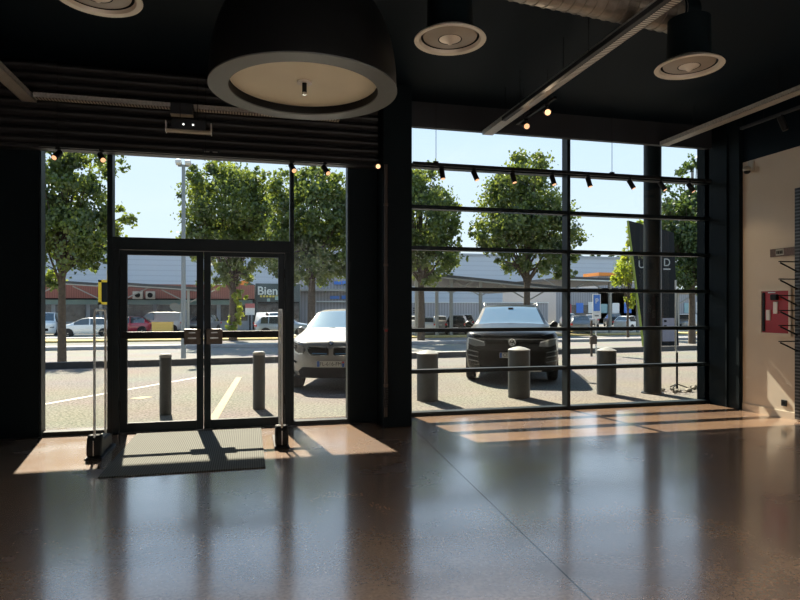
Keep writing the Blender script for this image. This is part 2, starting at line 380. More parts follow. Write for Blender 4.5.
# ------- doors
df = MB(); d0, d1 = px(119, YL), px(285, YL)
df.box(Xp1, d0, YL - .01, YL + DEP, 0, ZB); df.box(d1, Xq0, YL - .01, YL + DEP, 0, ZB)
dfo = struct('trim_4', df, M['frame'], 'dark entrance door frame', bevel=.004)
mid = px(203.5, YL)
def door(nm, x0, x1, lock_side, label):
    r = tag(empty(nm, (x0 if lock_side > 0 else x1, YL + .03, 0)), label, None, None, 'structure')
    ox = r.location.x; a, b = x0 - ox, x1 - ox; y0, y1 = 0, .055
    st = .085 ; top = ZB - .005
    m = MB(); m.box(a, a + st, y0, y1, .01, top); m.box(b - st, b, y0, y1, .01, top)
    m.box(a + st, b - st, y0, y1, .01, .125); m.box(a + st, b - st, y0, y1, top - .06, top)
    m.build('door_leaf_frame', M['frame'], r, bevel=.003)
    MB().box(a + st, b - st, .02, .032, .125, top - .06).build('glass_pane', M['glass'], r)
    zr = pz(160, 335, YL)
    g = MB().box(a + .03, b - .03, -.07, -.03, zr - .045, zr + .045)
    g.build('push_bar', M['black'], r, bevel=.008)
    lx = (b - .135) if lock_side > 0 else (a + .135)
    lb = MB().box(lx - .10, lx + .10, -.085, 0, zr - .125, zr + .075).build('lock_box', M['lockbrown'], r, bevel=.008)
    k = MB(); k.box(lx - .04, lx + .04, -.095, -.085, zr + .02, zr + .035); k.box(lx - .05, lx + .05, -.095, -.085, zr - .05, zr - .035)
    k.build('lock_mark', M['steel'], lb)
    c = MB(); c.box((a if lock_side > 0 else b) - .015, (a if lock_side > 0 else b) + .015, -.012, .0, .3, .42)
    c.box((a if lock_side > 0 else b) - .015, (a if lock_side > 0 else b) + .015, -.012, .0, 2.0, 2.12)
    c.build('hinge', M['black'], r)
    return r
door('door_1', d0 + .003, mid - .003, 1, 'left leaf of the dark glazed entrance door')
door('door_2', mid + .003, d1 - .003, -1, 'right leaf of the dark glazed entrance door')
# ------- large window
w4 = tag(empty('window_4', (0, 0, 0)), 'large dark-framed window with horizontal bars', None, None, 'structure')
RX0, RX1 = 2.16, px(704.5, YR + .15) + .045; MX = px(567, YR) + .028
m = MB(); m.box(RX0, 2.33, YR, YR + DEP, 0, TOPR); m.box(RX1 - .05, RX1 + .0, YR, YR + DEP, 0, TOPR); m.box(RX1 - .04, XR - .02, YR + .01, YR + .12, 0, TOPR)
m.box(2.33, RX1 - .05, YR, YR + DEP, TOPR - .06, TOPR); m.box(2.33, RX1 - .05, YR, YR + DEP, 0, .055)
m.build('window_frame', M['frame'], w4, bevel=.004)
MB().box(MX - .028, MX + .028, YR - .01, YR + DEP, .055, TOPR - .06).build('mullion', M['frame'], w4, bevel=.004)
bars = []
for zc in (.655, 1.265, 1.873, 2.482, 3.09, 3.70):
    for xa, xb in ((2.33, MX - .028), (MX + .028, RX1 - .05)):
        MB().box(xa, xb, YR, YR + DEP - .02, zc - .028, zc + .028).build('glazing_bar', M['frame'], w4, bevel=.003)
pane('window_pane', 2.33, MX - .028, YR + DEP - .025, .055, TOPR - .06, w4)
pane('window_pane', MX + .028, RX1 - .05, YR + DEP - .025, .055, TOPR - .06, w4)
# ------- roller shutter over the entrance
rs = thing('roller_shutter', 'wide dark ribbed roller shutter pulled up above the entrance doors', 'shutter', (-1.1, 8.25, 3.52))
x0, x1 = XL0 + .05, 1.73
prof = []; z = .0; n = 9; hh = (HC - .03 - 3.52 - .05) / n
for i in range(n):
    z0 = .05 + i * hh
    for k in range(7):
        t = k / 6; prof.append((-.05 - .045 * math.sin(PI * t), z0 + hh * .96 * t))
poly = prof + [(.08, prof[-1][1]), (.08, .05)]
MB().prism(poly, 'X', x0 + 1.1, x1 + 1.1).build('slat_curtain', M['slat'], rs)
MB().box(x0 + 1.1, x1 + 1.1, -.08, .08, 0, .048).build('bottom_bar', M['slat'], rs, bevel=.006)
X = px(211, 8.12)
sn = thing('motion_sensor', 'small dark box sensor fixed to the lower edge of the roller shutter', 'sensor', (X, 8.157, pz(211, 156, 8.12)))
MB().box(-.11, .11, -.03, .0, 0, .08).build('housing', M['bulkhead'], sn, bevel=.01)
MB().box(-.08, -.02, -.034, -.03, .02, .06).build('lens', M['labelw'], sn)
MB().box(.02, .08, -.034, -.03, .02, .06).build('lens', M['labelw'], sn)
# ------- pipe on column side
pp = thing('wall_pipe', 'thin brown pipe with clamps running down the dark column', 'pipe', (px(386, 7.90), 7.91, 0.15))
MB().tube([(0, 0, 0), (0, 0, 3.35)], .022, 10).build('pipe', mat('pipe_brown', (.06, .045, .04), .5), pp, smooth=True)
for zz in (.4, 1.15, 2.0, 2.8):
    MB().lathe([(.03, 0), (.03, .03)], (0, 0, zz), 12, True).build('clamp', M['lockbrown'], pp)
fl = MB()
for i in range(9): fl.lathe([(.024, 0), (.034, .012), (.024, .024)], (0, 0, .12 + i * .03), 12)
fl.build('flexible_sleeve', M['bulkhead'], pp, smooth=True)
MB().box(-.02, .02, -.03, -.022, 1.13, 1.16).build('red_indicator', M['red'], pp)
# ------- door mat
dm = MB().box(-1.36, .17, 6.2, 8.25, .001, .014)
o = dm.build('door_mat', M['matmat'], None, bevel=.004); tag(o, 'large grey ribbed entrance mat lying on the concrete inside the doors', 'mat')
# ------- anti-theft gates
def gate(x, y, label):
    r = thing('security_gate', label, 'security gate', (x, y, 0), 0, 'anti-theft gates beside the entrance')
    MB().prism([(-.05, 0), (.68, 0), (.68, .02), (-.05, .02)], 'X', -.085, .085).build('foot_plate', M['black'], r, bevel=.006)
    # sculpted boots
    pr = [(-.03, .02), (.16, .02), (.16, .14), (.12, .23), (.05, .265), (.0, .22), (-.03, .12)]
    MB().prism(pr, 'X', -.075, .075).build('base_shroud', M['black'], r, bevel=.03)
    MB().prism([(.16, .02), (.62, .02), (.60, .14), (.55, .17), (.16, .17)], 'X', -.055, .055).build('base_box', M['black'], r, bevel=.02)
    MB().prism([(.18, .171), (.5, .171), (.5, .176), (.18, .176)], 'X', -.03, .03).build('label_plate', M['labelw'], r)
    MB().prism([(-.004, .04), (-.004, .2), (.004, .2), (.004, .04)], 'Y', -.036, -.031).build('grey_strip', M['galv'], r)
    MB().tube([(0, .02, .1), (0, .02, 1.53), (0, .045, 1.57), (0, .50, 1.57), (0, .53, 1.53), (0, .53, .1)], .013, 8).build('antenna_loop', M['acrypole'], r, smooth=True)
    MB().box(-.004, .004, .03, .52, .17, 1.56).build('clear_panel', M['acrylic'], r)
    return r
gate(-1.57, 7.0, 'clear security gate with black base in front of the left sidelight')
gate(.375, 7.06, 'clear security gate with black base in front of the right door jamb')
# ================================================================== CEILING THINGS
# big drum pendant
HL = 3.40; zz = (HL - EYE) * FOC / (HOR - 91.5); a = (304.5 - 400) / FOC
LX = zz * (math.sin(YAW) + a * math.cos(YAW)); LY = zz * (math.cos(YAW) - a * math.sin(YAW)); LR = .775
pl = thing('dome_pendant', 'huge dark dome pendant with flat grey ring and cream disc hanging from ceiling', 'pendant lamp', (LX, LY, HL))
pf = [(LR - .005, 0.01)]
for i in range(15):
    t = i / 14 * PI / 2; pf.append((.17 + (LR - .175) * math.cos(t) ** .62 if i < 14 else .17, .04 + .80 * math.sin(t)))
pf += [(.10, .88), (.10, HC - HL)]
MB().lathe(pf, n=72).build('dome_shade', M['black'], pl, smooth=True)
ri = .615
MB().lathe([(LR, .012), (LR, 0), (ri, 0), (ri, .012)], n=96).build('ring', M['lamprim'], pl)
MB().lathe([(ri, .001), (ri + .002, .10), (ri - .02, .10)], n=96).build('inner_lip', M['black'], pl, smooth=True)
MB().lathe([(ri - .005, .075), (.3, .082), (.0001, .085)], n=96).build('diffuser_disc', M['cream'], pl, smooth=True)
MB().lathe([(.062, .08), (.062, .066), (.03, .064)], n=28).build('collar', M['white'], pl, smooth=True)
MB().lathe([(.019, .07), (.019, -.01)], n=20).build('spout', M['black'], pl, smooth=True)
MB().lathe([(.021, -.01), (.021, -.03), (.001, -.03)], n=20).build('spout_tip', M['steel'], pl, smooth=True)
# round air diffusers
HD = 3.81
def dif(u, v):
    z = (HD - EYE) * FOC / (HOR - v); a = (u - 400) / FOC
    return (z * (math.sin(YAW) + a * math.cos(YAW)), z * (math.cos(YAW) - a * math.sin(YAW)), HD)
def diffuser(loc, label, top=HC):
    r = thing('air_diffuser', label, 'air diffuser', loc, 0, 'round ceiling air diffusers')
    R = .30
    MB().lathe([(R - .06, .045), (R - .012, .02), (R, .006), (R - .004, 0), (R - .045, .006), (R - .058, .03)], n=56).build('outer_ring', M['diff'], r, smooth=True)
    MB().lathe([(.228, .055), (.222, .03), (.18, .018), (.10, .012)], n=48).build('middle_cone', M['diffin'], r, smooth=True)
    MB().lathe([(.09, .013), (.075, .006), (.04, -.008), (.012, -.03), (.0005, -.034)], n=40).build('centre_cone', M['diff'], r, smooth=True)
    MB().lathe([(.242, .06), (.0005, .062)], n=40).build('throat', M['black'], r)
    MB().lathe([(.245, .03), (.19, .10), (.185, top - HD - .10), (.185, top - HD)], n=40).build('neck_duct', M['darkwall'], r, smooth=True)
    return r
D1 = dif(450, 41); D2 = dif(689, 68); D3 = dif(98, -2)
diffuser(D3, 'round metal air diffuser at the top left, cut by the picture edge')
diffuser(D1, 'round metal air diffuser just right of the big dome pendant')
diffuser(D2, 'round metal air diffuser hanging right of the long cable tray', 4.25)
# spiral duct
dy = .118
def dp(x): return (x, 5.06 + (x - 3.96) * dy, 4.415)
sd = thing('spiral_duct', 'brownish metal spiral air duct running under the dark ceiling', 'duct', (1.6, dp(1.6)[1], 4.42))
ptsD = [Vector(dp(x)) - sd.location for x in (2.02, 3.99)]
pts = []; rr = []
Lg = (ptsD[1] - ptsD[0]).length; n = int(Lg / .11)
for i in range(n):
    p0 = ptsD[0].lerp(ptsD[1], i / n); p1 = ptsD[0].lerp(ptsD[1], (i + .85) / n); p2 = ptsD[0].lerp(ptsD[1], (i + .9) / n); p3 = ptsD[0].lerp(ptsD[1], (i + .96) / n)
    pts += [p0, p1, p2, p3]; rr += [.165, .165, .172, .172]
MB().tube(pts, rr, 32).build('duct_tube', M['duct'], sd)
elb = [Vector((D2[0] + .02 + .17 * math.sin(t), dp(4)[1], 4.415)) - sd.location for t in (0, .8, 1.6)]
MB().tube(elb, [.172, .172, .172], 28).build('end_sleeve', M['darkwall'], sd)
# cable trays
def tray(loc, length, width, label, direction='Y', clutter=False):
    r = thing('cable_tray', label, 'cable tray', loc, 0, 'perforated cable trays under the ceiling')
    wd = width / 2
    b = MB(); s1 = MB()
    if direction == 'Y':
        b.box(-wd, wd, 0, length, 0, .006); s1.box(-wd, -wd + .006, 0, length, 0, .06).box(wd - .006, wd, 0, length, 0, .06)
    else:
        b.box(0, length, -wd, wd, 0, .006); s1.box(0, length, -wd, -wd + .006, 0, .06).box(0, length, wd - .006, wd, 0, .06)
    b.build('tray_bottom', M['tray'] if direction == 'Y' else M['trayx'], r)
    s1.build('tray_sides', M['galv'], r)
    # hanger rods
    nh = max(2, int(length / 1.4))
    for i in range(nh):
        t = (i + .5) / nh * length
        x, y = ((-wd + .02, t) if direction == 'Y' else (t, -wd + .02))
        MB().tube([(x, y, .0), (x, y, HC - loc[2])], .004, 6).build('hanger_rod', M['black'], r)
    if clutter:
        k = MB()
        for i in range(3): k.tube([(-wd + .05 + .04 * i, 0, .03), (-wd + .05 + .04 * i, length * .5, .035), (-wd + .05 + .04 * i, length, .03)], .014, 8)
        k.build('cables', M['black'], r, smooth=True)
    return r
tray((3.46, 2.2, 4.17), 6.30, .16, 'long perforated cable tray running towards the middle of the large window', clutter=True)
tray((6.50, 2.5, 4.21), 6.0, .16, 'perforated cable tray running towards the right end of the large window', clutter=True)
tray((-2.53, 4.2, 4.05), 3.93, .16, 'perforated cable tray at the far left above the shutter', clutter=True)
tray((-2.43, 7.98, 4.05), 3.6, .10, 'perforated cable tray crossing in front of the ribbed shutter', 'X')
# black twin rail beside tray 1
tr = thing('lighting_rail', 'slim black lighting rail fixed beside the long central cable tray', 'rail', (3.33, 3.5, 4.10))
MB().box(-.03, .03, 0, 4.1, 0, .05).build('rail', M['bulkhead'], tr, bevel=.004)
for y in (.4, 2.0, 3.6): MB().tube([(0, y, .05), (0, y, HC - 4.10)], .004, 6).build('hanger_rod', M['black'], tr)
tr = thing('lighting_rail', 'short dark lighting rail on the ceiling by the beige wall', 'rail', (6.95, 3.8, 4.18))
MB().box(-.025, .025, 0, 3.6, 0, .04).build('rail', M['bulkhead'], tr, bevel=.004)
for y in (.4, 3.2): MB().tube([(0, y, .04), (0, y, HC - 4.18)], .004, 6).build('hanger_rod', M['black'], tr)
# window track with eight spots
YT = 8.10; HT = 3.565
TX0, TX1 = 2.2, px(711, YT)
t1 = thing('track_rail', 'black lighting track hanging across the large window', 'lighting track', (TX0, YT, HT))
MB().box(0, TX1 - TX0, -.018, .018, 0, .045).build('rail', M['black'], t1, bevel=.003)
for u in (436, 612):
    x = px(u, YT) - TX0
    MB().tube([(x, 0, .04), (x, 0, HC - HT)], .004, 6).build('suspension_rod', M['black'], t1)
    MB().box(x - .03, x + .03, -.022, .022, .03, .065).build('suspension_clip', M['black'], t1)
t2 = thing('track_rail', 'black lighting track hidden in the dark along the roller shutter', 'lighting track', (-2.42, YT, HT - .045))
MB().box(0, 4.05, -.018, .018, 0, .045).build('rail', M['black'], t2, bevel=.003)
for x in (.2, 1.9, 3.9): MB().tube([(x, 0, .04), (x, 0, HC - HT)], .004, 6).build('suspension_rod', M['black'], t2)
def spot(loc, tilt, rz, label, lens='warm', group='black spotlights on the window track', light=0.0, Rr=.036, Ln=.15):
    r = thing('track_spotlight', label, 'spotlight', loc, rz, group)
    MB().box(-.025, .025, -.015, .015, -.025, 0).build('adapter', M['black'], r)
    MB().tube([(0, 0, -.02), (0, 0, -.065)], .007, 8).build('arm', M['black'], r)
    d = Vector((0, -math.sin(tilt), -math.cos(tilt)))
    c = Vector((0, 0, -.06 - Rr * .6))
    p0 = c - d * Ln * .35; p1 = c + d * Ln * .65
    MB().tube([p0, p0 + d * .004, p1 - d * .006, p1], [Rr * .85, Rr, Rr, Rr * .92], 20).build('lamp_body', M['black'], r, smooth=True)
    MB().tube([p1 - d * .002, p1 + d * .003], Rr * .8, 20).build('lens', M[lens], r)
    if light:
        l = bpy.data.lights.new('spot_light', 'SPOT'); l.energy = 26 if light == 101 else light; l.color = (1, .75, .5) if light < 100 else (.92, .97, 1); l.spot_size = 1.3 if light < 100 else 2.3; l.spot_blend = .6; l.shadow_soft_size = .004
        lo = bpy.data.objects.new('spot_light', l); COL.objects.link(lo); lo.parent = r
        lo.location = p1 + d * .01; lo.rotation_euler = d.to_track_quat('-Z', 'Y').to_euler()
    return r
desc = ['first from the left, beside the boxed column', 'second from the left, against open sky', 'third from the left, against the tree top', 'fourth from the left, just left of the mullion',
        'fifth from the left, just right of the mullion', 'sixth from the left, left of the outside post', 'seventh from the left, in front of the outside post', 'last on the right, by the window end']
tl = [.25, .45, .3, .35, .3, .5, .55, .55]; rz = [.3, .7, .5, .4, .6, .9, .9, .9]
for i, u in enumerate((442, 474.5, 513, 552.5, 588.5, 630.5, 661.5, 690)):
    spot((px(u, YT), YT, HT), tl[i], rz[i], 'black spotlight on the window track, ' + desc[i], light=6)
SH = 'black spotlights below the roller shutter'
for u, t_, r_, lab in ((58, .9, -.3, 'black spotlight below the shutter in front of the left sidelight'), (101, .95, .5, 'black spotlight below the shutter beside the post left of the doors'),
                 (292, .9, .3, 'black spotlight below the shutter above the right door jamb'), (325, .8, .5, 'black spotlight below the shutter in front of the right sidelight'),):
    spot((px(u, YT), YT, HT - .045), t_, r_, lab, group=SH, light=5)
spot((px(377, 7.85), 7.85, HT - .02), 1.25, -.05, 'brightly glowing spotlight at the top of the dark boxed column', lens='warmhot', group=SH, light=10)
# glowing lamps by central tray
def atH(u, v, H):
    z = (H - EYE) * FOC / (HOR - v); a = (u - 400) / FOC
    return (z * (math.sin(YAW) + a * math.cos(YAW)), z * (math.cos(YAW) - a * math.sin(YAW)), H)
rail3 = thing('track_rail', 'short ceiling track carrying two glowing lamps right of the central tray', 'lighting track', (3.66, 6.8, 4.16))
MB().box(-.018, .018, 0, 1.1, 0, .03).build('rail', M['black'], rail3)
for y in (.2, .9): MB().tube([(0, y, .03), (0, y, .44)], .004, 6).build('suspension_rod', M['black'], rail3)
for (y, lens, lab, e) in ((7.02, 'warmhot', 'brightest glowing spotlight near the central cable tray', 14), (7.62, 'warm', 'dimmer glowing spotlight on the bulkhead side of the central tray', 6)):
    spot((3.66, y, 4.16), 1.15, -.35 if lens == 'warmhot' else -.3, lab, lens=lens, group='spotlights by the central cable tray', light=e, Rr=.045)
spot((6.95, 6.7, 4.18), .35, .9, 'unlit dark spotlight hanging near the beige wall corner', lens='bulkhead', group='unlit ceiling spotlights', Rr=.04, Ln=.2)
# added fill spotlights behind the viewer, unseen, to brighten the room (same fittings)
for (x, y) in ((-1.5, -1.2), (1.8, -1.2), (5.2, -1.2), (-1.5, -3), (1.8, -3), (5.2, -3)):
    spot((x, y, 4.55), .15, 0, 'added unseen fill spotlight on the ceiling behind the viewer', group='added fill spotlights behind the viewer', light=420)
# emergency luminaire
ex = px(190, 7.93)
for (x, y) in ((-2.2, 1.2), (1.2, 1.2), (4.8, 1.2), (-2.2, 3.0), (5.9, 3.6)):  # fill spotlights added above the view to lighten the near floor and beige wall
    spot((x, y, 4.55), .1, 0, 'added unseen fill spotlight on the ceiling above the viewer', group='added fill spotlights above the viewer', light=101)
e = thing('emergency_light', 'clear emergency light with two small lamps hanging in front of the shutter', 'emergency light', (ex, 7.79, pz(190, 136, 7.93)))
MB().box(-.20, .20, -.03, .03, .03, .16).build('housing', M['bulkhead'], e, bevel=.008)
MB().box(-.26, .26, -.045, .045, .0, .028).build('light_tray', M['skin_beige'], e, bevel=.006)
MB().box(-.265, -.255, -.05, .05, -.01, .12).build('end_plate', M['acrypole'], e); MB().box(.255, .265, -.05, .05, -.01, .12).build('end_plate', M['acrypole'], e)
for x in (-.06, .05):
    MB().lathe([(.012, 0), (.001, .004)], (0, 0, 0), 12).build('small_lamp', M['led'], e).location = (x, -.034, .09)
for ch in e.children:
    if ch.name.startswith('small_lamp'): ch.rotation_euler = (PI / 2, 0, 0)
MB().tube([(-.1, 0, .16), (-.1, 0, HC - e.location.z)], .004, 6).build('hanger_rod', M['black'], e); MB().tube([(.1, 0, .16), (.1, 0, HC - e.location.z)], .004, 6).build('hanger_rod', M['black'], e)
jx = px(182, 7.88)
j = thing('junction_box', 'small box with pale underside fixed to the cross cable tray', 'junction box', (jx, 7.88, pz(182, 116, 7.88)))
MB().box(-.13, .13, -.04, .04, .012, .15).build('box_body', M['bulkhead'], j, bevel=.006)
MB().box(-.13, .13, -.045, .045, 0, .012).build('pale_cover', M['skin_beige'], j)
# ================================================================== RIGHT WALL THINGS
def wy(u, off=0.0):          # Y on the wall plane X=XR-off
    return (XR - off) / math.tan(YAW + math.atan((u - 400) / FOC))
def wz(u, v, off=0.0): return pz(u, v, wy(u, off))
# security camera
sy = wy(749, .05); sz = wz(749, 170, .05)
s = thing('security_camera', 'small white dome camera high in the corner of the beige wall', 'camera', (XR - .001, sy, sz))
MB().box(-.03, 0, -.05, .05, -.04, .14).build('wall_bracket', M['skin_beige'], s, bevel=.01)
bm_ = MB(); bm_.lathe([(.001, .06), (.04, .055), (.062, .02), (.062, 0), (.05, -.02)], (-.085, 0, 0), 24); bm_.build('camera_body', M['skin_beige'], s, smooth=True)
MB().lathe([(.048, -.015), (.045, -.04), (.028, -.058), (.001, -.064)], (-.085, 0, 0), 24).build('dark_dome', M['black'], s, smooth=True)
# brown strip
y0, y1 = wy(770, .03), wy(797, .03); zA = wz(783, 256, .03); zB = wz(783, 248, .03)
s = thing('wall_sign', 'narrow brown wooden sign with a pale label above the shelf brackets', 'sign', (XR - .001, y1, zA))
MB().box(-.03, 0, 0, y0 - y1, 0, zB - zA).build('board', M['woodstrip'], s, bevel=.003)
la, lb = wy(776, .03) - y1, wy(784, .03) - y1
MB().box(-.034, -.03, lb, la, .015, zB - zA - .01).build('label', M['labelw'], s)
for k in range(4): MB().box(-.036, -.034, lb + .02 + .028 * k, lb + .04 + .028 * k, .035, zB - zA - .035).build('label_mark', M['grille'], s)
# fire cabinet
y0, y1 = wy(763), wy(790); zA = wz(775, 333); zB = wz(775, 291)
s = thing('fire_cabinet', 'red fire hose cabinet set in the beige wall with cream frame', 'fire cabinet', (XR - .001, y1, zA))
W_, H_ = y0 - y1, zB - zA
m = MB(); m.box(-.03, 0, -.04, 0, -.04, H_ + .04); m.box(-.03, 0, W_, W_ + .04, -.04, H_ + .04); m.box(-.03, 0, 0, W_, -.04, 0); m.box(-.03, 0, 0, W_, H_, H_ + .04)
m.build('frame', M['beige_trim'], s, bevel=.003)
MB().box(-.012, 0, 0, W_, 0, H_).build('red_panel', M['red'], s)
MB().box(-.026, -.012, W_ - .05, W_ - .015, .02, H_ - .02).build('dark_gap', M['black'], s)
MB().box(-.03, -.012, W_ * .68, W_ * .82, H_ * .30, H_ * .55).build('white_label', M['white'], s)
MB().box(-.03, -.012, W_ * .40, W_ * .55, H_ * .46, H_ * .74).build('white_plate', M['white'], s)
MB().box(-.07, -.012, W_ * .36, W_ * .60, H_ * .78, H_ * .92).build('valve', M['black'], s, bevel=.015)
MB().box(-.022, -.012, W_ * .5, W_ * .76, H_ * .955, H_ * .975).build('hinge_bar', M['steel'], s)
# socket
y_ = wy(784.5); z_ = wz(784.5, 403)
s = thing('wall_socket', 'black square socket low on the beige wall', 'socket', (XR - .001, y_, z_))
MB().box(-.016, 0, -.045, .045, -.045, .045).build('cover', M['black'], s, bevel=.004)
MB().box(-.018, -.016, -.022, .022, -.022, .022).build('insert', M['grille'], s)
# slotted upright with brackets
uy = wy(797.5, .03); zt = wz(797.5, 188, .03)
s = thing('shelf_upright', 'black slotted wall upright at the right edge with six empty brackets', 'shelf upright', (XR - .001, uy, 0))
MB().box(-.035, 0, -.04, .04, .03, zt).build('upright', M['perfupright'], s)
for v in (262, 279.5, 296, 311, 326, 342):
    zb = wz(790, v, .2)
    b = MB(); b.prism([(-.33, 0), (-.035, 0), (-.035, -.14), (-.06, -.14), (-.10, -.08), (-.32, -.018)], 'Y', -.006, .006)
    b = MB(); b.tube([(-.32, 0, -.012), (-.20, 0, -.06), (-.035, 0, -.13)], .011, 6); b.box(-.34, -.03, -.016, .016, .0, .014)
    o = b.build('shelf_bracket', M['black'], s); o.location = (0, 0, zb)
# ================================================================== OUTSIDE
def kY(x): return 17.75 + (x + 5) * .105       # kerb line of the car park
LOW = -.60
X0, X1 = -70, 110
m = MB(); m.add([(X0, YR + .262, -.005), (X1, YR + .262, -.005), (X1, kY(X1), -.005), (X0, kY(X0), -.005)], [(0, 1, 2, 3)]);
m.add([(X0, YR + .262, -.12), (X1, YR + .262, -.12), (X1, YR + .262, -.005), (X0, YR + .262, -.005)], [(0, 1, 2, 3)])
struct('parking_lot', m, M['asphalt'], 'sunlit asphalt car park in front of the shop', fix=False)
m = MB()
for dx in (0,):
    vs = []; 
    for x in (X0, X1):
        y = kY(x); vs += [(x, y, -.02), (x, y, .17), (x, y + .22, .17), (x, y + .22, -.3)]
    m.add(vs, [(0, 1, 5, 4), (1, 2, 6, 5), (2, 3, 7, 6)])
struct('kerb', m, M['kerb'], 'dark kerb at the far edge of the car park', fix=False)
m = MB(); m.add([(X0, kY(X0) + .2, -.05), (X1, kY(X1) + .2, -.05), (X1, kY(X1) + 2.2, LOW), (X0, kY(X0) + 2.2, LOW)], [(0, 1, 2, 3)])
struct('grass_bank', m, M['grassdry'], 'short dry grass bank down to the road', fix=False)
m = MB(); m.add([(-300, 5, LOW - .02), (400, 5, LOW - .02), (400, 400, LOW - .02), (-300, 400, LOW - .02)], [(0, 1, 2, 3)])
struct('road', m, M['road'], 'pale asphalt road and car park beyond', fix=False)
def rk(x, y0): return y0 + x * .03
def strip(name, ya, yb, h, mt, lab):
    m = MB(); vs = []
    for x in (X0, X1):
        vs += [(x, rk(x, ya), LOW - .01), (x, rk(x, ya), LOW + h), (x, rk(x, yb), LOW + h), (x, rk(x, yb), LOW - .01)]
    m.add(vs, [(0, 1, 5, 4), (1, 2, 6, 5), (2, 3, 7, 6)]); struct(name, m, mt, lab, fix=False)
strip('far_kerb', 36.0, 37.2, .16, M['kerblight'], 'grey kerb on the far side of the road')
strip('verge', 44.0, 46.5, .10, M['grassdry'], 'strip of dry yellow grass in front of the far parking')
strip('shop_forecourt', 50, 56, .03, M['paving'], 'pale paved forecourt')
# painted lines
def line(name, a, b, wdt, mt, lab):
    a = Vector((*a, .0)); b = Vector((*b, .0)); d = (b - a).normalized(); nrm = Vector((-d.y, d.x, 0)) * wdt / 2
    m = MB(); m.add([a - nrm, a + nrm, b + nrm, b - nrm], [(0, 1, 2, 3)]); o = m.build(name, mt, fix=False); tag(o, lab, None, None, 'structure')
line('bay_line', ground(5, 411), ground(205, 376), .10, M['whiteline'], 'white painted parking line')
line('bay_line', ground(239, 377), ground(212, 421), .13, M['yellowline'], 'faded yellow painted line')
line('bay_line', ground(135, 399), ground(148, 396.5), .25, M['yellowline'], 'faded yellow dash')
line('bay_line', ground(405, 352.5), ground(470, 351), .12, M['whiteline'], 'white painted road line')
# threshold strip
struct('threshold', MB().box(XL0, XR, YL + .28, YR + .262, -.1, -.002).box(XL0, 1.75, YL, YL + .28, -.1, .004), M['kerblight'], 'concrete sill under the glazing')
# bollards
def bollard(u, v, h, R, label, kind):
    x, y = ground(u, v)
    r = thing('bollard', label, 'bollard', (x, y, -.005), 0, 'grey bollards in front of the shop')
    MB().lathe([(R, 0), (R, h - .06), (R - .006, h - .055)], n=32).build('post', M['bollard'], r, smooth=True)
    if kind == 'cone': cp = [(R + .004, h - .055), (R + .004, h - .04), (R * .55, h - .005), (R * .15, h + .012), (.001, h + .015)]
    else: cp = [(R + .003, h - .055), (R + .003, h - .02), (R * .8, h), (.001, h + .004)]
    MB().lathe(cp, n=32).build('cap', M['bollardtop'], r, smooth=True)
    return r
bollard(165.5, 414, .91, .085, 'slim dark bollard seen through the left door leaf', 'flat')
bollard(259, 408.5, .91, .095, 'slim dark bollard seen through the right door leaf', 'flat')
bollard(427.5, 400, .86, .185, 'thick grey bollard nearest the boxed column', 'cone')
bollard(519, 397, .90, .195, 'thick grey bollard with pointed cap in front of the black car', 'cone')
bollard(606.5, 394, .86, .175, 'thick grey bollard just right of the window mullion', 'cone')
# outside column
cx, cy = ground(652.5, 393)
s = thing('steel_column', 'tall round dark steel column outside the large window', 'column', (cx, cy, -.005))
MB().lathe([(.158, 0), (.158, 5.88)], n=40).build('shaft', M['frame'], s, smooth=True)
MB().lathe([(.20, 0), (.20, .02), (.16, .02)], n=40).build('base_plate', M['frame'], s)
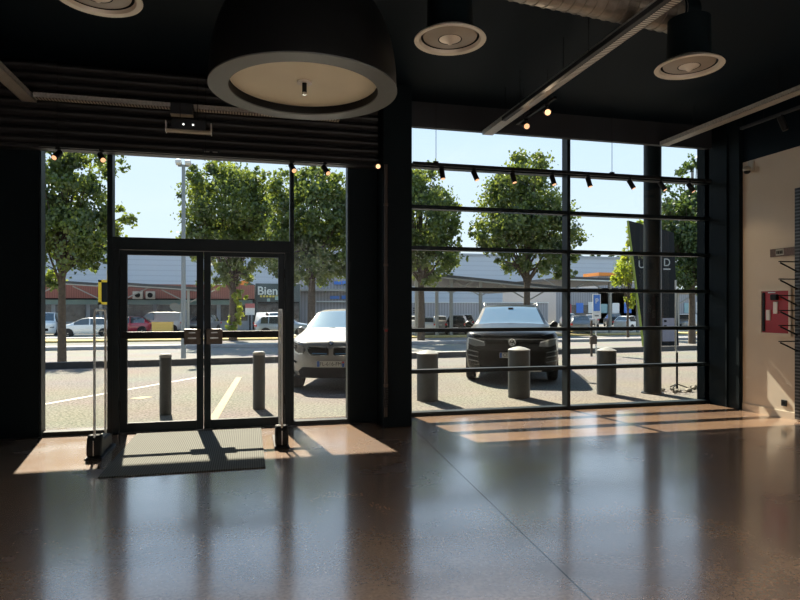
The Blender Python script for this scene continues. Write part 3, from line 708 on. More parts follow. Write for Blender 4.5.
# ------------------------------------------------------------------ cars
def interp_smooth(xs, pts, k=0.0):
    px_ = [p[0] for p in pts]; pz_ = [p[1] for p in pts]
    d = np.linspace(px_[0], px_[-1], 600); v = np.interp(d, px_, pz_)
    if k > 0:
        n = max(1, int(k / (px_[-1] - px_[0]) * 600)); ker = np.hanning(n + 2)[1:-1]; ker /= ker.sum()
        v = np.convolve(np.pad(v, n, mode='edge'), ker, mode='same')[n:-n]
    return np.interp(xs, d, v)
def car(name, label, loc, rz, L, W, top, belt, ws, rw, sw, paint_, pillars=(), bottom=.22, wheelr=.33, axles=(.85, 3.5), screen='carglass', n_st=46,
        Lf=.55, group=None, detail=True, nfront=2.6, roofmat=None, tumble=.36, sill=None, cat='car', smooth=.16):
    r = thing(name, label, cat, loc, rz, group)
    hw = W / 2
    # local coordinates: front of the car at y = 0, body runs along +y
    t = np.concatenate([Lf * (np.linspace(0, 1, 12) ** 2.0), np.linspace(Lf, L - .5, n_st)[1:], L - .5 * (np.linspace(1, 0, 8) ** 2.0)[1:]])
    extra = [ws[0], ws[1], rw[0], rw[1], sw[0], sw[1]] + [p + o for p in pillars for o in (-.04, .04)]
    t = np.unique(np.round(np.concatenate([t, extra]), 4))
    zt = interp_smooth(t, top, smooth); zb = np.minimum(interp_smooth(t, belt, .1), zt)
    def width(s):
        a = np.ones_like(s)
        f = np.clip(1 - s / Lf, 0, 1); a *= (1 - f ** nfront) ** (1 / nfront)
        g = np.clip(1 - (L - s) / .5, 0, 1); a *= (1 - g ** 3.2) ** (1 / 3.2)
        return hw * a
    wv = width(t); bot = np.interp(t, [0, .3, L - .3, L], [bottom + .12, bottom, bottom, bottom + .14])
    rows = []
    for i in range(len(t)):
        w_ = max(wv[i], .004); b_, tp, z0 = zb[i], zt[i], bot[i]
        wt = max(.86 * w_ - tumble * (tp - b_), .003) if tp - b_ > .02 else .86 * w_
        cr = .045 * min(1, w_ / hw)
        rows.append([(0, z0), (.86 * w_, z0), (.965 * w_, z0 + .10), (w_, z0 + (b_ - z0) * .45), (.985 * w_, b_ - .10 * (b_ - z0)), (.93 * w_, b_),
                     (wt, tp), (wt * .90, tp + cr * .45), (wt * .5, tp + cr * .85), (0, tp + cr)])
    nr = 10
    verts = []
    for i in range(len(t)):
        for k in range(nr): verts.append((rows[i][k][0], t[i], rows[i][k][1]))
        for k in range(nr): verts.append((-rows[i][k][0], t[i], rows[i][k][1]))
    def idx(i, k, side): return i * 2 * nr + k + (nr if side else 0)
    parts = {'body': [], 'windshield': [], 'rear_window': [], 'side_window': []}
    for i in range(len(t) - 1):
        m_ = (t[i] + t[i + 1]) / 2
        for k in range(nr - 1):
            for side in (0, 1):
                f = (idx(i, k, side), idx(i + 1, k, side), idx(i + 1, k + 1, side), idx(i, k + 1, side))
                if side: f = f[::-1]
                key = 'body'
                if k in (7, 8):
                    if ws[0] < m_ < ws[1]: key = 'windshield'
                    elif rw[0] < m_ < rw[1]: key = 'rear_window'
                elif k == 5 and sw[0] < m_ < sw[1] and not any(abs(m_ - p) < .041 for p in pillars): key = 'side_window'
                parts[key].append(f)
    parts['body'].append(tuple([idx(0, k, 0) for k in range(nr)] + [idx(0, k, 1) for k in range(nr - 2, 0, -1)]))
    parts['body'].append(tuple([idx(len(t) - 1, k, 1) for k in range(nr)] + [idx(len(t) - 1, k, 0) for k in range(nr - 2, 0, -1)]))
    for key, fs in parts.items():
        if not fs: continue
        used = sorted({i for f in fs for i in f}); mp = {a: b for b, a in enumerate(used)}
        mb = MB(); mb.v = [verts[i] for i in used]; mb.f = [tuple(mp[i] for i in f) for f in fs]
        mt = paint_ if key == 'body' else (M[screen] if key == 'windshield' else M['carglass'])
        o = mb.build(key, mt, r, fix=True)
        bm2 = bmesh.new(); bm2.from_mesh(o.data); bmesh.ops.remove_doubles(bm2, verts=bm2.verts, dist=.001); bmesh.ops.recalc_face_normals(bm2, faces=bm2.faces)
        c0 = Vector((0, L / 2, .6)); 
        if key != 'body':
            for f in bm2.faces:
                if f.normal.dot(f.calc_center_median() - c0) < 0: f.normal_flip()
        bm2.to_mesh(o.data); bm2.free()
        o.data.polygons.foreach_set('use_smooth', [True] * len(o.data.polygons))
    # wheels
    for ax in axles:
        for sx in (-1, 1):
            x = sx * (hw - .10)
            arch = MB(); 
            q = []; nA = 20
            for k in range(nA + 1):
                a_ = -0.35 + (PI + .7) * k / nA; q.append((ax + (wheelr + .075) * math.cos(a_), wheelr + (wheelr + .075) * math.sin(a_)))
            arch.prism(q, 'X', sx * (hw - .25), sx * (hw + .004)); arch.build('wheel_arch', M['rubber'], r)
            wl_ = MB(); nW = 28; vs = []; fs = []
            pr = [(wheelr * .62, -.10), (wheelr * .93, -.105), (wheelr, -.08), (wheelr, .08), (wheelr * .93, .105), (wheelr * .62, .10)]
            for (rr_, xo) in pr:
                for k in range(nW): vs.append((x + xo + sx * .01, ax + rr_ * math.cos(2 * PI * k / nW), wheelr + rr_ * math.sin(2 * PI * k / nW)))
            for i in range(len(pr) - 1):
                for k in range(nW): fs.append((i * nW + k, i * nW + (k + 1) % nW, (i + 1) * nW + (k + 1) % nW, (i + 1) * nW + k))
            wl_.add(vs, fs); ty = wl_.build('tyre', M['rubber'], r, smooth=True)
            rm = MB(); xr = x + sx * .10
            for k in range(10):
                a0 = 2 * PI * k / 10; 
                p = [(xr, ax + wheelr * rr_ * math.cos(a0 + o_), wheelr + wheelr * rr_ * math.sin(a0 + o_)) for rr_, o_ in ((.12, -.5), (.6, -.12), (.6, .12), (.12, .5))]
                rm.add(p, [(0, 1, 2, 3)])
            rm.tube([(xr - sx * .02, ax, wheelr), (xr + sx * .008, ax, wheelr)], wheelr * .15, 12)
            rm.build('rim', M['rim'], ty)
    def xf(x):                       # y of the front skin at lateral x
        q = min(abs(x) / hw, .999); return Lf * (1 - (1 - q ** nfront) ** (1 / nfront))
    r['_L'] = L
    return r, xf
def front_patch(root, xf, name, poly, m, off=.012, thick=.03, step=.05, rear=None, parent=None):
    """plate hugging the rounded nose; poly in (x, z)"""
    bm = bmesh.new(); vs = [bm.verts.new((p[0], 0, p[1])) for p in poly]; bm.faces.new(vs)
    x0 = min(p[0] for p in poly); x1 = max(p[0] for p in poly); x = math.floor(x0 / step) * step + step
    while x < x1:
        g = bm.verts[:] + bm.edges[:] + bm.faces[:]
        bmesh.ops.bisect_plane(bm, geom=g, plane_co=(x, 0, 0), plane_no=(1, 0, 0)); x += step
    ret = bmesh.ops.extrude_face_region(bm, geom=bm.faces[:]); 
    back = [e for e in ret['geom'] if isinstance(e, bmesh.types.BMVert)]
    for v in back: v.co.y = thick
    for v in bm.verts: v.co.y += xf(v.co.x) - off
    bmesh.ops.recalc_face_normals(bm, faces=bm.faces)
    me = bpy.data.meshes.new(name); bm.to_mesh(me); bm.free(); me.materials.append(m)
    o = bpy.data.objects.new(name, me); COL.objects.link(o); o.parent = parent or root; return o
def mir(p): return [(-x, z) for x, z in p][::-1]
def mirror_part(root, y, z, x, mp, s=1.0):
    for sx in (-1, 1):
        m = MB(); m.prism([(x, z - .02), (x + .20 * s, z + .0), (x + .22 * s, z + .12 * s), (x + .13 * s, z + .16 * s), (x + .03, z + .07)], 'Y', y - .05, y + .09)
        if sx < 0: m.v = [(-a, b, c_) for a, b, c_ in m.v]
        m.build('door_mirror', mp, root, bevel=.03)
def place(u, v): return ground(u, v)
# silver compact (left)
ang = math.radians(-17)
x, y = px(331, 11.65), 11.65
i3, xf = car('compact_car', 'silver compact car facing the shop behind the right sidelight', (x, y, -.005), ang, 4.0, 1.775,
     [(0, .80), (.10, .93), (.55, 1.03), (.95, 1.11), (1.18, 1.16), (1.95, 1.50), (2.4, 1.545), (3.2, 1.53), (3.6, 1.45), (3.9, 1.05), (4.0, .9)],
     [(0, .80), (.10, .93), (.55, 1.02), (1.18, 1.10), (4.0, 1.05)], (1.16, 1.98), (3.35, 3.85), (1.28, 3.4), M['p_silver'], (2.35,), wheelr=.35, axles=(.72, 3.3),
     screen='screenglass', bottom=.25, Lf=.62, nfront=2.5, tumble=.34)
P_ = lambda *a, **k: front_patch(i3, xf, *a, **k)
kid = [(-.05, .845), (-.42, .855), (-.46, .80), (-.43, .735), (-.36, .705), (-.07, .70), (-.045, .73)]
for kp in (kid, mir(kid)):
    P_('grille_surround', [(x_ * 1.0 + (0.02 if x_ < -.2 else -.0) * -1 if x_ < 0 else x_ + (.02 if x_ > .2 else 0), z_ + (.018 if z_ > .78 else -.018)) for x_, z_ in kp], M['chrome'], off=.012)
    P_('grille', kp, M['grille'], off=.02)
    s_ = -1 if kp[0][0] < 0 else 1
    P_('blue_bar', [(s_ * .08, .722), (s_ * .36, .725), (s_ * .37, .742), (s_ * .08, .738)], M['grilleblue'], off=.026)
hl = [(-.50, .80), (-.55, .87), (-.70, .93), (-.79, .95), (-.80, .84), (-.76, .75), (-.66, .70), (-.56, .71)]
for kp in (hl, mir(hl)):
    P_('headlight', kp, M['lampdark'], off=.012)
    s_ = -1 if kp[0][0] < 0 else 1
    P_('light_ring', [(s_ * .56, .715), (s_ * .66, .70), (s_ * .76, .75), (s_ * .80, .84), (s_ * .77, .84), (s_ * .74, .77), (s_ * .66, .73), (s_ * .57, .74)], M['lampwhite'], off=.018)
P_('lower_grille', [(-.62, .30), (-.66, .38), (-.58, .46), (.58, .46), (.66, .38), (.62, .30)], M['trimplastic'], off=.014)
P_('bumper_skirt', [(-.84, .26), (-.84, .36), (-.68, .30), (.68, .30), (.84, .36), (.84, .26)], M['trimplastic'], off=.012)
for kp in ([(-.70, .56), (-.85, .63), (-.86, .60), (-.72, .53)],): P_('bumper_vent', kp, M['grille'], off=.012); P_('bumper_vent', mir(kp), M['grille'], off=.012)
pla = P_('number_plate', [(-.27, .475), (-.27, .59), (.27, .59), (.27, .475)], M['plate'], off=.03, step=10)
for v in pla.data.vertices: v.co.y = -.035 if v.co.y < xf(.27) - .01 else .0
MB().box(-.265, -.215, -.039, -.035, .478, .587).build('blue_band', M['plateblue'], pla); MB().box(.215, .265, -.039, -.035, .478, .587).build('blue_band', M['plateblue'], pla)
MB().box(.22, .26, -.041, -.039, .55, .583).build('red_mark', M['platered'], pla)
text('plate_number', 'FL-616-FM', .098, M['platetext'], pla, (0, -.037, .532), depth=.002)
em = MB().lathe([(.048, 0), (.048, .012), (.042, .016)], n=24, cap=True).build('roundel', M['grille'], i3, smooth=True); em.location = (0, -.0, .925); em.rotation_euler = (math.radians(60), 0, 0)
for k in range(4):
    q = [(0, 0, .0)] + [(.034 * math.cos(PI / 2 * k + PI / 2 * j / 6), .034 * math.sin(PI / 2 * k + PI / 2 * j / 6), 0) for j in range(7)]
    MB().add([(a_, b_, .018) for a_, b_, _ in q], [tuple(range(8))]).build('roundel_quarter', M['bluesign'] if k % 2 else M['white'], em, fix=False)
mirror_part(i3, 1.25, 1.06, .70, M['p_silver'])
wi = MB().tube([(-.6, 1.17, 1.16), (-.1, 1.13, 1.19)], .012, 6).tube([(.1, 1.17, 1.19), (.6, 1.13, 1.16)], .012, 6).build('wiper', M['black'], i3)
# black SUV
ang = math.radians(-23.5)
x, y = px(512, 11.9), 11.9
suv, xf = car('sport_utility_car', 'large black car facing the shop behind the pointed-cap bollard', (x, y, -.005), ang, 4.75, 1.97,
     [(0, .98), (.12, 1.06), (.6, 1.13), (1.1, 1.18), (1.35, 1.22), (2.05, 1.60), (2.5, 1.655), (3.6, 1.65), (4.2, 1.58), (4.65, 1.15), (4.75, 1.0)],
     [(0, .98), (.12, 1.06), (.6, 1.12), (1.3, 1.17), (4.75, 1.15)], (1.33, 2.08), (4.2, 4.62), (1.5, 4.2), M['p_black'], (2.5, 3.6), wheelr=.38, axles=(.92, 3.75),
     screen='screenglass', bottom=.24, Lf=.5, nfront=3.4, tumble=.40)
P_ = lambda *a, **k: front_patch(suv, xf, *a, **k)
P_('grille', [(-.52, .84), (-.54, .90), (.54, .90), (.52, .84)], M['grille'], off=.014)
P_('hood_lip', [(-.70, .945), (-.70, .955), (.70, .955), (.70, .945)], M['lamp'], off=.014)
hl = [(-.56, .80), (-.58, .90), (-.80, .965), (-.93, .985), (-.945, .90), (-.90, .83), (-.78, .79)]
for kp in (hl, mir(hl)):
    P_('headlight', kp, M['lamp'], off=.012); s_ = -1 if kp[0][0] < 0 else 1
    P_('light_strip', [(s_ * .58, .895), (s_ * .80, .955), (s_ * .93, .975), (s_ * .93, .955), (s_ * .80, .935), (s_ * .585, .875)], M['lampwhite'], off=.020)
    P_('light_strip', [(s_ * .915, .95), (s_ * .95, .95), (s_ * .955, .70), (s_ * .93, .72)], M['lampwhite'], off=.018)
    for zz in (.66, .56, .46):
        P_('intake_fin', [(s_ * .70, zz), (s_ * .72, zz + .02), (s_ * .92, zz + .06), (s_ * .94, zz + .03)], M['lamp'], off=.016)
P_('lower_intake', [(-.66, .30), (-.70, .70), (.70, .70), (.66, .30)], M['grille'], off=.008)
P_('bumper_blade', [(-.60, .27), (-.62, .30), (.62, .30), (.60, .27)], M['lamp'], off=.018)
pla = P_('number_plate', [(-.26, .555), (-.26, .665), (.26, .665), (.26, .555)], M['plate'], off=.03, step=10)
for v in pla.data.vertices: v.co.y = -.035 if v.co.y < xf(.26) - .01 else .0
MB().box(-.255, -.21, -.039, -.035, .558, .662).build('blue_band', M['plateblue'], pla)
MB().box(.21, .255, -.039, -.035, .558, .662).build('blue_band', M['plateblue'], pla)
text('plate_number', 'CB', .096, M['platetext'], pla, (-.13, -.037, .612), depth=.002)
em = MB().lathe([(.075, 0), (.075, .015), (.064, .015), (.064, 0)], n=32).build('emblem_ring', M['chrome'], suv, smooth=True); em.location = (0, -.015, .885); em.rotation_euler = (PI / 2, 0, 0)
lg = MB()
def bar(a, b, wd=.011):
    a = Vector(a); b = Vector(b); d = (b - a).normalized(); nn = Vector((-d.y, d.x)) * wd / 2
    lg.prism([tuple(a - nn), tuple(a + nn), tuple(b + nn), tuple(b - nn)], 'Z', .004, .014)
bar((-.028, .056), (0, .008)); bar((.028, .056), (0, .008))
bar((-.056, .03), (-.024, -.055)); bar((-.024, -.055), (0, -.006)); bar((0, -.006), (.024, -.055)); bar((.024, -.055), (.056, .03))
lg.build('emblem_letters', M['chrome'], em)
mirror_part(suv, 1.55, 1.14, .84, M['p_black'], 1.1)
for sx in (-1, 1): MB().tube([(sx * .64, 2.3, 1.66), (sx * .645, 2.4, 1.72), (sx * .645, 4.0, 1.715), (sx * .64, 4.15, 1.63)], .015, 8).build('roof_rail', M['galv'], suv, smooth=True)
MB().tube([(-.62, 1.36, 1.22), (-.1, 1.30, 1.245)], .012, 6).tube([(.05, 1.36, 1.245), (.62, 1.30, 1.22)], .012, 6).build('wiper', M['black'], suv)
MB().box(-.06, .06, 1.95, 2.0, 1.565, 1.62).build('sensor_housing', M['black'], suv)
# ---- distant cars
def far_car(label, u, vbase, kind, paint_, heading, hgt_px=None):
    z = (EYE - LOW) * FOC / (vbase - HOR); a = (u - 400) / FOC
    x = z * (math.sin(YAW) + a * math.cos(YAW)); y = z * (math.cos(YAW) - a * math.sin(YAW))
    y = max(y, 0)
    rz = math.radians(heading)
    kw = dict(n_st=14, group='cars parked beyond the road')
    if kind == 'hatch':
        L, W = 4.1, 1.76
        tp = [(0, .72), (.1, .86), (.9, 1.0), (1.75, 1.42), (2.2, 1.48), (3.3, 1.46), (3.9, 1.02), (4.1, .9)]; bl = [(0, .72), (.1, .86), (.9, .95), (4.1, .98)]
        r, f = car('hatchback_car', label, (0, 0, 0), 0, L, W, tp, bl, (.95, 1.7), (3.4, 3.85), (1.2, 3.5), paint_, (2.3,), axles=(.8, 3.3), wheelr=.31, **kw)
    elif kind == 'van':
        L, W = 4.5, 1.85
        tp = [(0, .85), (.1, 1.05), (.7, 1.2), (1.25, 1.80), (1.6, 1.88), (4.3, 1.86), (4.5, 1.2)]; bl = [(0, .85), (.1, 1.05), (.7, 1.12), (4.5, 1.15)]
        r, f = car('van', label, (0, 0, 0), 0, L, W, tp, bl, (.72, 1.28), (4.33, 4.44), (.95, 2.0), paint_, (1.95,), axles=(.8, 3.6), wheelr=.33, cat='van', tumble=.12, smooth=.1, **kw)
    else:
        L, W = 4.4, 1.84
        tp = [(0, .80), (.1, .95), (1.0, 1.08), (1.8, 1.58), (2.3, 1.64), (3.8, 1.6), (4.25, 1.15), (4.4, .95)]; bl = [(0, .8), (.1, .95), (1., 1.05), (4.4, 1.06)]
        r, f = car('estate_car', label, (0, 0, 0), 0, L, W, tp, bl, (1.05, 1.78), (3.85, 4.2), (1.3, 3.9), paint_, (2.4, 3.3), axles=(.85, 3.5), wheelr=.34, **kw)
    front_patch(r, f, 'headlight', [(-.80, .70), (-.78, .80), (-.50, .76), (-.50, .68)], M['lamp'], off=.015)
    front_patch(r, f, 'headlight', [(.50, .68), (.50, .76), (.78, .80), (.80, .70)], M['lamp'], off=.015)
    front_patch(r, f, 'grille', [(-.4, .45), (-.4, .66), (.4, .66), (.4, .45)], M['grille'], off=.012)
    for sx in (-1, 1): MB().box(sx * (W / 2 - .22), sx * (W / 2 - .03), L - .22, L + .0, .82, .98).build('tail_light', M['taillight'], r, bevel=.02)
    MB().box(-.24, .24, L - .02, L + .012, .55, .66).build('number_plate', M['plate'], r)
    # centre the car on the point
    c_ = Matrix.Rotation(rz, 3, 'Z') @ Vector((0, L / 2, 0))
    r.location = (x - c_.x, y - c_.y, LOW - .015); r.rotation_euler = (0, 0, rz)
    return r
far_car('white hatchback seen side-on behind the slim tree trunk on the left', 87, 336.5, 'hatch', M['p_white'], -82)
far_car('white van half hidden by the left tree trunk', 47, 335.5, 'van', M['p_white'], 8)
far_car('grey estate car behind the white hatchback', 101, 331.8, 'estate', M['p_blue'], 8)
far_car('red car behind the yellow crate', 128, 333.5, 'hatch', M['p_red'], -88)
far_car('white van behind the red car', 160, 331.8, 'van', M['p_white'], -95)
far_car('dark grey car beside the lamp pole', 203, 332.8, 'estate', M['p_grey'], -20)
far_car('white van with wide windows behind the right door leaf', 272, 333.5, 'van', M['p_white'], 20)
far_car('silver blue car peeking out beyond the silver compact', 284, 336.5, 'estate', M['p_blue'], 80)
far_car('white car at the left end of the row under the long carport', 417, 330, 'hatch', M['p_white'], 158)
far_car('silver car second in the row under the long carport', 441, 330, 'hatch', M['p_silver'], 158)
far_car('black estate car just left of the parked black car mirror', 467, 330, 'estate', M['p_black'], 155)
far_car('white car in the nearer row under the long carport, by the boxed column', 428, 334, 'hatch', M['p_white'], 158)
far_car('dark estate car in the nearer row under the long carport', 458, 334, 'estate', M['p_black'], 155)
far_car('dark car in the nearer row just right of the window mullion', 579, 334, 'estate', M['p_grey'], 155)
far_car('grey car right of the window mullion, first of its row', 568, 326.5, 'estate', M['p_blue'], 155)
far_car('silver car parked left of the blue parking sign', 590, 326.5, 'hatch', M['p_silver'], 155)
far_car('dark car parked behind the blue parking sign', 613, 326.5, 'estate', M['p_black'], 155)
far_car('white hatchback parked right of the blue parking sign', 630, 330.5, 'hatch', M['p_white'], 118)
far_car('dark grey car seen right of the steel column', 686, 330, 'estate', M['p_grey'], -60)
far_car('silver car near the right end of the window', 703, 326.5, 'hatch', M['p_silver'], 160)
# crate
YY = ground(162, 336.0, LOW)[1]
s = thing('crate', 'ochre yellow container standing in front of the white van', 'crate', (px(162, YY), YY, LOW))
hw_ = (px(172.5, YY) - px(152, YY)) / 2; hh = pz(162, 322, YY) - LOW
MB().box(-hw_, hw_, 0, .9, .08, hh).build('body', M['crate'], s, bevel=.03)
MB().box(-hw_ - .02, hw_ + .02, -.02, .92, hh - .06, hh).build('rim', M['crate'], s)
for x in (-hw_ * .7, hw_ * .7): MB().box(x - .06, x + .06, .1, .8, 0, .08).build('foot', M['grille'], s)
# ------------------------------------------------------------------ street furniture
def lamp_post():
    y = 24.5; x = px(183.5, y); r = thing('street_lamp', 'tall grey street lamp with twin head seen through the left door leaf', 'street lamp', (x, y, LOW))
    h = pz(183.5, 166, y) - LOW
    MB().tube([(0, 0, 0), (0, 0, h * .5), (0, 0, h)], [.095, .082, .065], 14).build('pole', M['pole'], r, smooth=True)
    MB().lathe([(.2, 0), (.2, .04), (.14, .08)], n=14).build('base', M['pole'], r)
    MB().box(-.20, .20, -.03, .03, h - .03, h + .05).build('crossbar', M['pole'], r)
    for sx in (-1, 1): MB().box(sx * .17 - .11, sx * .17 + .11, -.25, .12, h + .02, h + .20).build('lamp_head', M['galv'], r, bevel=.05)
lamp_post()
# yellow framed sign
y = 23.0; xa, xb = px(98.5, y), px(127.5, y); za, zb = pz(110, 304.5, y), pz(110, 280, y)
s = thing('framed_sign', 'dark board with yellow frame standing beyond the left door post', 'sign', ((xa + xb) / 2, y, LOW))
h = (xb - xa) / 2; z0, z1 = za - LOW, zb - LOW
MB().box(-h + .08, h - .08, -.02, .02, z0 + .08, z1 - .08).build('board', M['totem'], s)
m = MB(); m.box(-h, h, -.04, .04, z0, z0 + .08); m.box(-h, h, -.04, .04, z1 - .08, z1); m.box(-h, -h + .10, -.04, .04, z0, z1); m.box(h - .10, h, -.04, .04, z0, z1)
m.build('frame', M['yellow'], s)
MB().tube([(0, 0, 0), (0, 0, z0 + .1)], .06, 10).build('post', M['pole'], s, smooth=True); MB().tube([(-.15, .0, z1), (-.15, 0, z1 + .35)], .05, 8).build('finial', M['yellow'], s)
# totem
y = 30.0
s = thing('totem_sign', 'tall dark tapering totem sign with green edge behind the steel column', 'totem sign', (px(650, y), y, LOW))
cx_ = px(650, y)
def q(u, v): return (px(u, y) - cx_, pz(u, v, y) - LOW)
TL, TR, BL, BR = q(626.5, 221), q(671.5, 233), q(642.5, 348), q(676.5, 342)
BL = (BL[0], 0); BR = (BR[0], 0)
MB().prism([BL, BR, TR, TL], 'Y', -.2, -.05).build('panel', M['totem'], s)
e_ = .05
MB().prism([(BL[0] - e_, BL[1]), BL, TL, (TL[0] - e_ * .5, TL[1])], 'Y', -.21, -.05).build('green_edge', M['totemgreen'], s)
xx, zz = q(648.5, 247); text('top_lettering', 'NO', .42, M['textg'], s, (q(641, 257)[0], -.205, q(641, 257)[1]), depth=.01)
text('lettering', 'UN', .62, M['textw'], s, (q(643, 265)[0], -.205, q(643, 265)[1]), depth=.01)
text('lettering', 'D', .62, M['textw'], s, (q(664.5, 263)[0], -.205, q(664.5, 263)[1]), depth=.01)
MB().box(q(661, 270)[0], q(668, 270)[0], -.215, -.2, q(665, 270)[1], q(665, 268.7)[1]).build('underline', M['textw'], s)
MB().box(q(660, 300)[0], q(672, 300)[0], -.215, -.2, .35, q(665, 318)[1]).build('lavender_panel', M['lav'], s)
for v in (320, 325): MB().box(q(661.5, v)[0], q(664, v)[0], -.225, -.215, q(665, v + 2)[1], q(665, v)[1]).build('small_mark', M['grille'], s)
# banner flag pole
bx, by = ground(677, 389)
s = thing('flag_pole', 'thin dark banner pole standing in cobbles right of the steel column', 'pole', (bx, by, 0))
MB().tube([(0, 0, 0), (0, 0, .72)], .022, 10).build('lower_pole', M['black'], s, smooth=True)
MB().tube([(0, 0, .72), (-.03, 0, .80), (-.03, 0, 2.15)], .016, 8).build('upper_pole', M['steel'], s, smooth=True)
MB().tube([(-.2, -.1, .02), (0, 0, .10), (.2, -.1, .02)], .012, 6).tube([(0, .2, .02), (0, 0, .1)], .012, 6).build('foot', M['black'], s)
random.seed(3)
proto = None; used_ = []
for i in range(90):
    u = 660 + 50 * random.random(); v = 387 + 6.5 * random.random(); gx, gy = ground(u, v)
    if math.hypot(gx - cx, gy - cy) < .28 or math.hypot(gx - bx, gy - by) < .30 or any(math.hypot(gx - a_, gy - b_) < .17 for a_, b_ in used_): continue
    used_.append((gx, gy))
    if proto is None:
        bm = bmesh.new(); bmesh.ops.create_icosphere(bm, subdivisions=2, radius=.075)
        for vtx in bm.verts: vtx.co *= 1 + random.uniform(-.2, .2); vtx.co.z *= .6
        me = bpy.data.meshes.new('cobble'); bm.to_mesh(me); bm.free(); me.materials.append(M['rock'])
        proto = bpy.data.objects.new('cobble', me); o = proto
        tag(o, 'rough pale cobble lying loose around the banner pole', 'stone', 'cobbles around the banner pole')
    else: o = proto.copy()
    COL.objects.link(o); o.location = (gx, gy, .03); o.rotation_euler = (0, 0, random.random() * 6); k = random.uniform(.4, .95); o.scale = (k, k * random.uniform(.7, 1.2), k)
# parking sign
y = 19.0; xs_ = px(596.5, y)
s = thing('parking_sign', 'blue and white parking sign on a thin pole beyond the thick right bollard', 'sign', (xs_, y, 0))
z1, zm, z0 = pz(597, 294, y), pz(597, 312, y), pz(597, 318.5, y); hw_ = (px(601.5, y) - px(593.5, y)) / 2
MB().tube([(0, .03, -.3), (0, .03, z1 - .05)], .025, 8).build('pole', M['galv'], s, smooth=True)
b_ = MB().box(-hw_, hw_, -.015, .0, zm, z1).build('board', M['white'], s)
MB().box(-hw_ + .03, hw_ - .03, -.02, -.015, zm + .03, z1 - .03).build('blue_field', M['bluesign'], b_)
text('letter', 'P', .26, M['white'], b_, (0, -.022, (zm + z1) / 2 + .06), depth=.002)
lo_ = MB().box(-hw_ * 1.05, hw_ * 1.05, -.015, .0, z0, zm - .01).build('lower_plate', M['white'], s)
MB().box(-hw_ * .5, hw_ * .5, -.02, -.015, z0 + .08, z0 + .11).build('mark', M['grille'], lo_)
# small brown bin
y = 18.2; xs_ = px(591.5, y)
s = thing('litter_bin', 'small brown litter bin on a post left of the thick right bollard', 'litter bin', (xs_, y, 0))
MB().box(-.03, .03, -.02, .02, -.15, 1.2).build('post', M['trunk'], s)
MB().prism([(-.10, pz(591, 344, y)), (.14, pz(591, 344, y)), (.15, pz(591, 337, y)), (.06, pz(591, 334.5, y)), (-.10, pz(591, 337, y))], 'Y', -.12, -.02).build('container', M['trunk'], s, bevel=.02)
# ------------------------------------------------------------------ trees
def leaves(blobs, n, size, seed):
    n = int(n * 2.5); size *= .68
    rg = np.random.default_rng(seed); P = []
    vol = np.array([b[3] * b[3] * b[4] for b in blobs]); vol = vol / vol.sum()
    for b, fr in zip(blobs, vol):
        nb = int(n * fr); nc = max(10, int(nb / 110))
        d = rg.normal(size=(nc, 3)); d /= np.linalg.norm(d, axis=1)[:, None]
        rad = rg.uniform(.25, 1.0, nc) ** .5
        cc = d * rad[:, None] * np.array([b[3], b[3], b[4]]) * .88 + np.array(b[:3])
        cr = rg.uniform(.12, .27, nc) * min(b[3], b[4])
        ids = rg.integers(0, nc, nb)
        P.append(cc[ids] + rg.normal(size=(nb, 3)) * cr[ids][:, None] * .62)
    P = np.concatenate(P); n = len(P)
    d = rg.normal(size=(n, 3)); d[:, 2] *= .8; d /= np.linalg.norm(d, axis=1)[:, None]
    u = np.cross(d, rg.normal(size=(n, 3))); u /= np.linalg.norm(u, axis=1)[:, None]; w = np.cross(d, u)
    s = size * rg.uniform(.6, 1.25, n)[:, None]
    V = np.stack([P - u * s * .5, P + w * s * .42 - u * s * .05, P + u * s * .6, P - w * s * .42 - u * s * .05], 1).reshape(-1, 3)
    Fc = [(4 * i, 4 * i + 1, 4 * i + 2, 4 * i + 3) for i in range(n)]
    return V, Fc
def tree(u, Y, base, label, trunk, blobs, n, size, lm, seed, trunk_r=.16, kindname='tree', fork=3.0, group='trees beyond the car park'):
    """blobs given in picture-free metres relative to the trunk base"""
    x = px(u, Y); r = thing(kindname, label, 'tree', (x, Y, base), 0, group)
    rg = random.Random(seed); m = MB(); top = max(b[2] for b in blobs)
    m.tube([(0, 0, 0), (rg.uniform(-.05, .05), 0, fork * .5), (trunk, 0, fork), (trunk * 1.2, 0, top)], [trunk_r * 1.15, trunk_r, trunk_r * .85, trunk_r * .2], 12)
    for b in blobs:
        for k in range(4):
            e = Vector(b[:3]) + Vector((rg.uniform(-.6, .6) * b[3], rg.uniform(-.6, .6) * b[3], rg.uniform(-.3, .5) * b[4]))
            s0 = Vector((trunk, 0, min(fork + rg.uniform(-.3, 1.5), e.z)))
            m.tube([s0, s0.lerp(e, .5) + Vector((0, 0, .2)), e], [trunk_r * .4, trunk_r * .22, trunk_r * .08], 6)
    m.build('trunk', M['trunk'], r, smooth=True)
    if len(blobs) > 3:
        ex = []
        for b in blobs:
            for k in range(3):
                t_ = rg.uniform(0, 2 * PI); p_ = rg.uniform(-.9, 1.2); q_ = rg.uniform(.22, .40)
                ex.append((b[0] + b[3] * .95 * math.cos(t_) * math.cos(p_), b[1] + b[3] * .95 * math.sin(t_) * math.cos(p_), b[2] + b[4] * .95 * math.sin(p_), b[3] * q_, b[4] * q_))
        blobs = [(b[0], b[1], b[2], b[3] * 1.0, b[4] * 1.0) for b in blobs] + ex
    V, Fc = leaves(blobs, n, size, seed)
    me = bpy.data.meshes.new('foliage'); me.from_pydata(V.tolist(), [], Fc); me.materials.append(lm)
    o = bpy.data.objects.new('foliage', me); COL.objects.link(o); o.parent = r
    return r
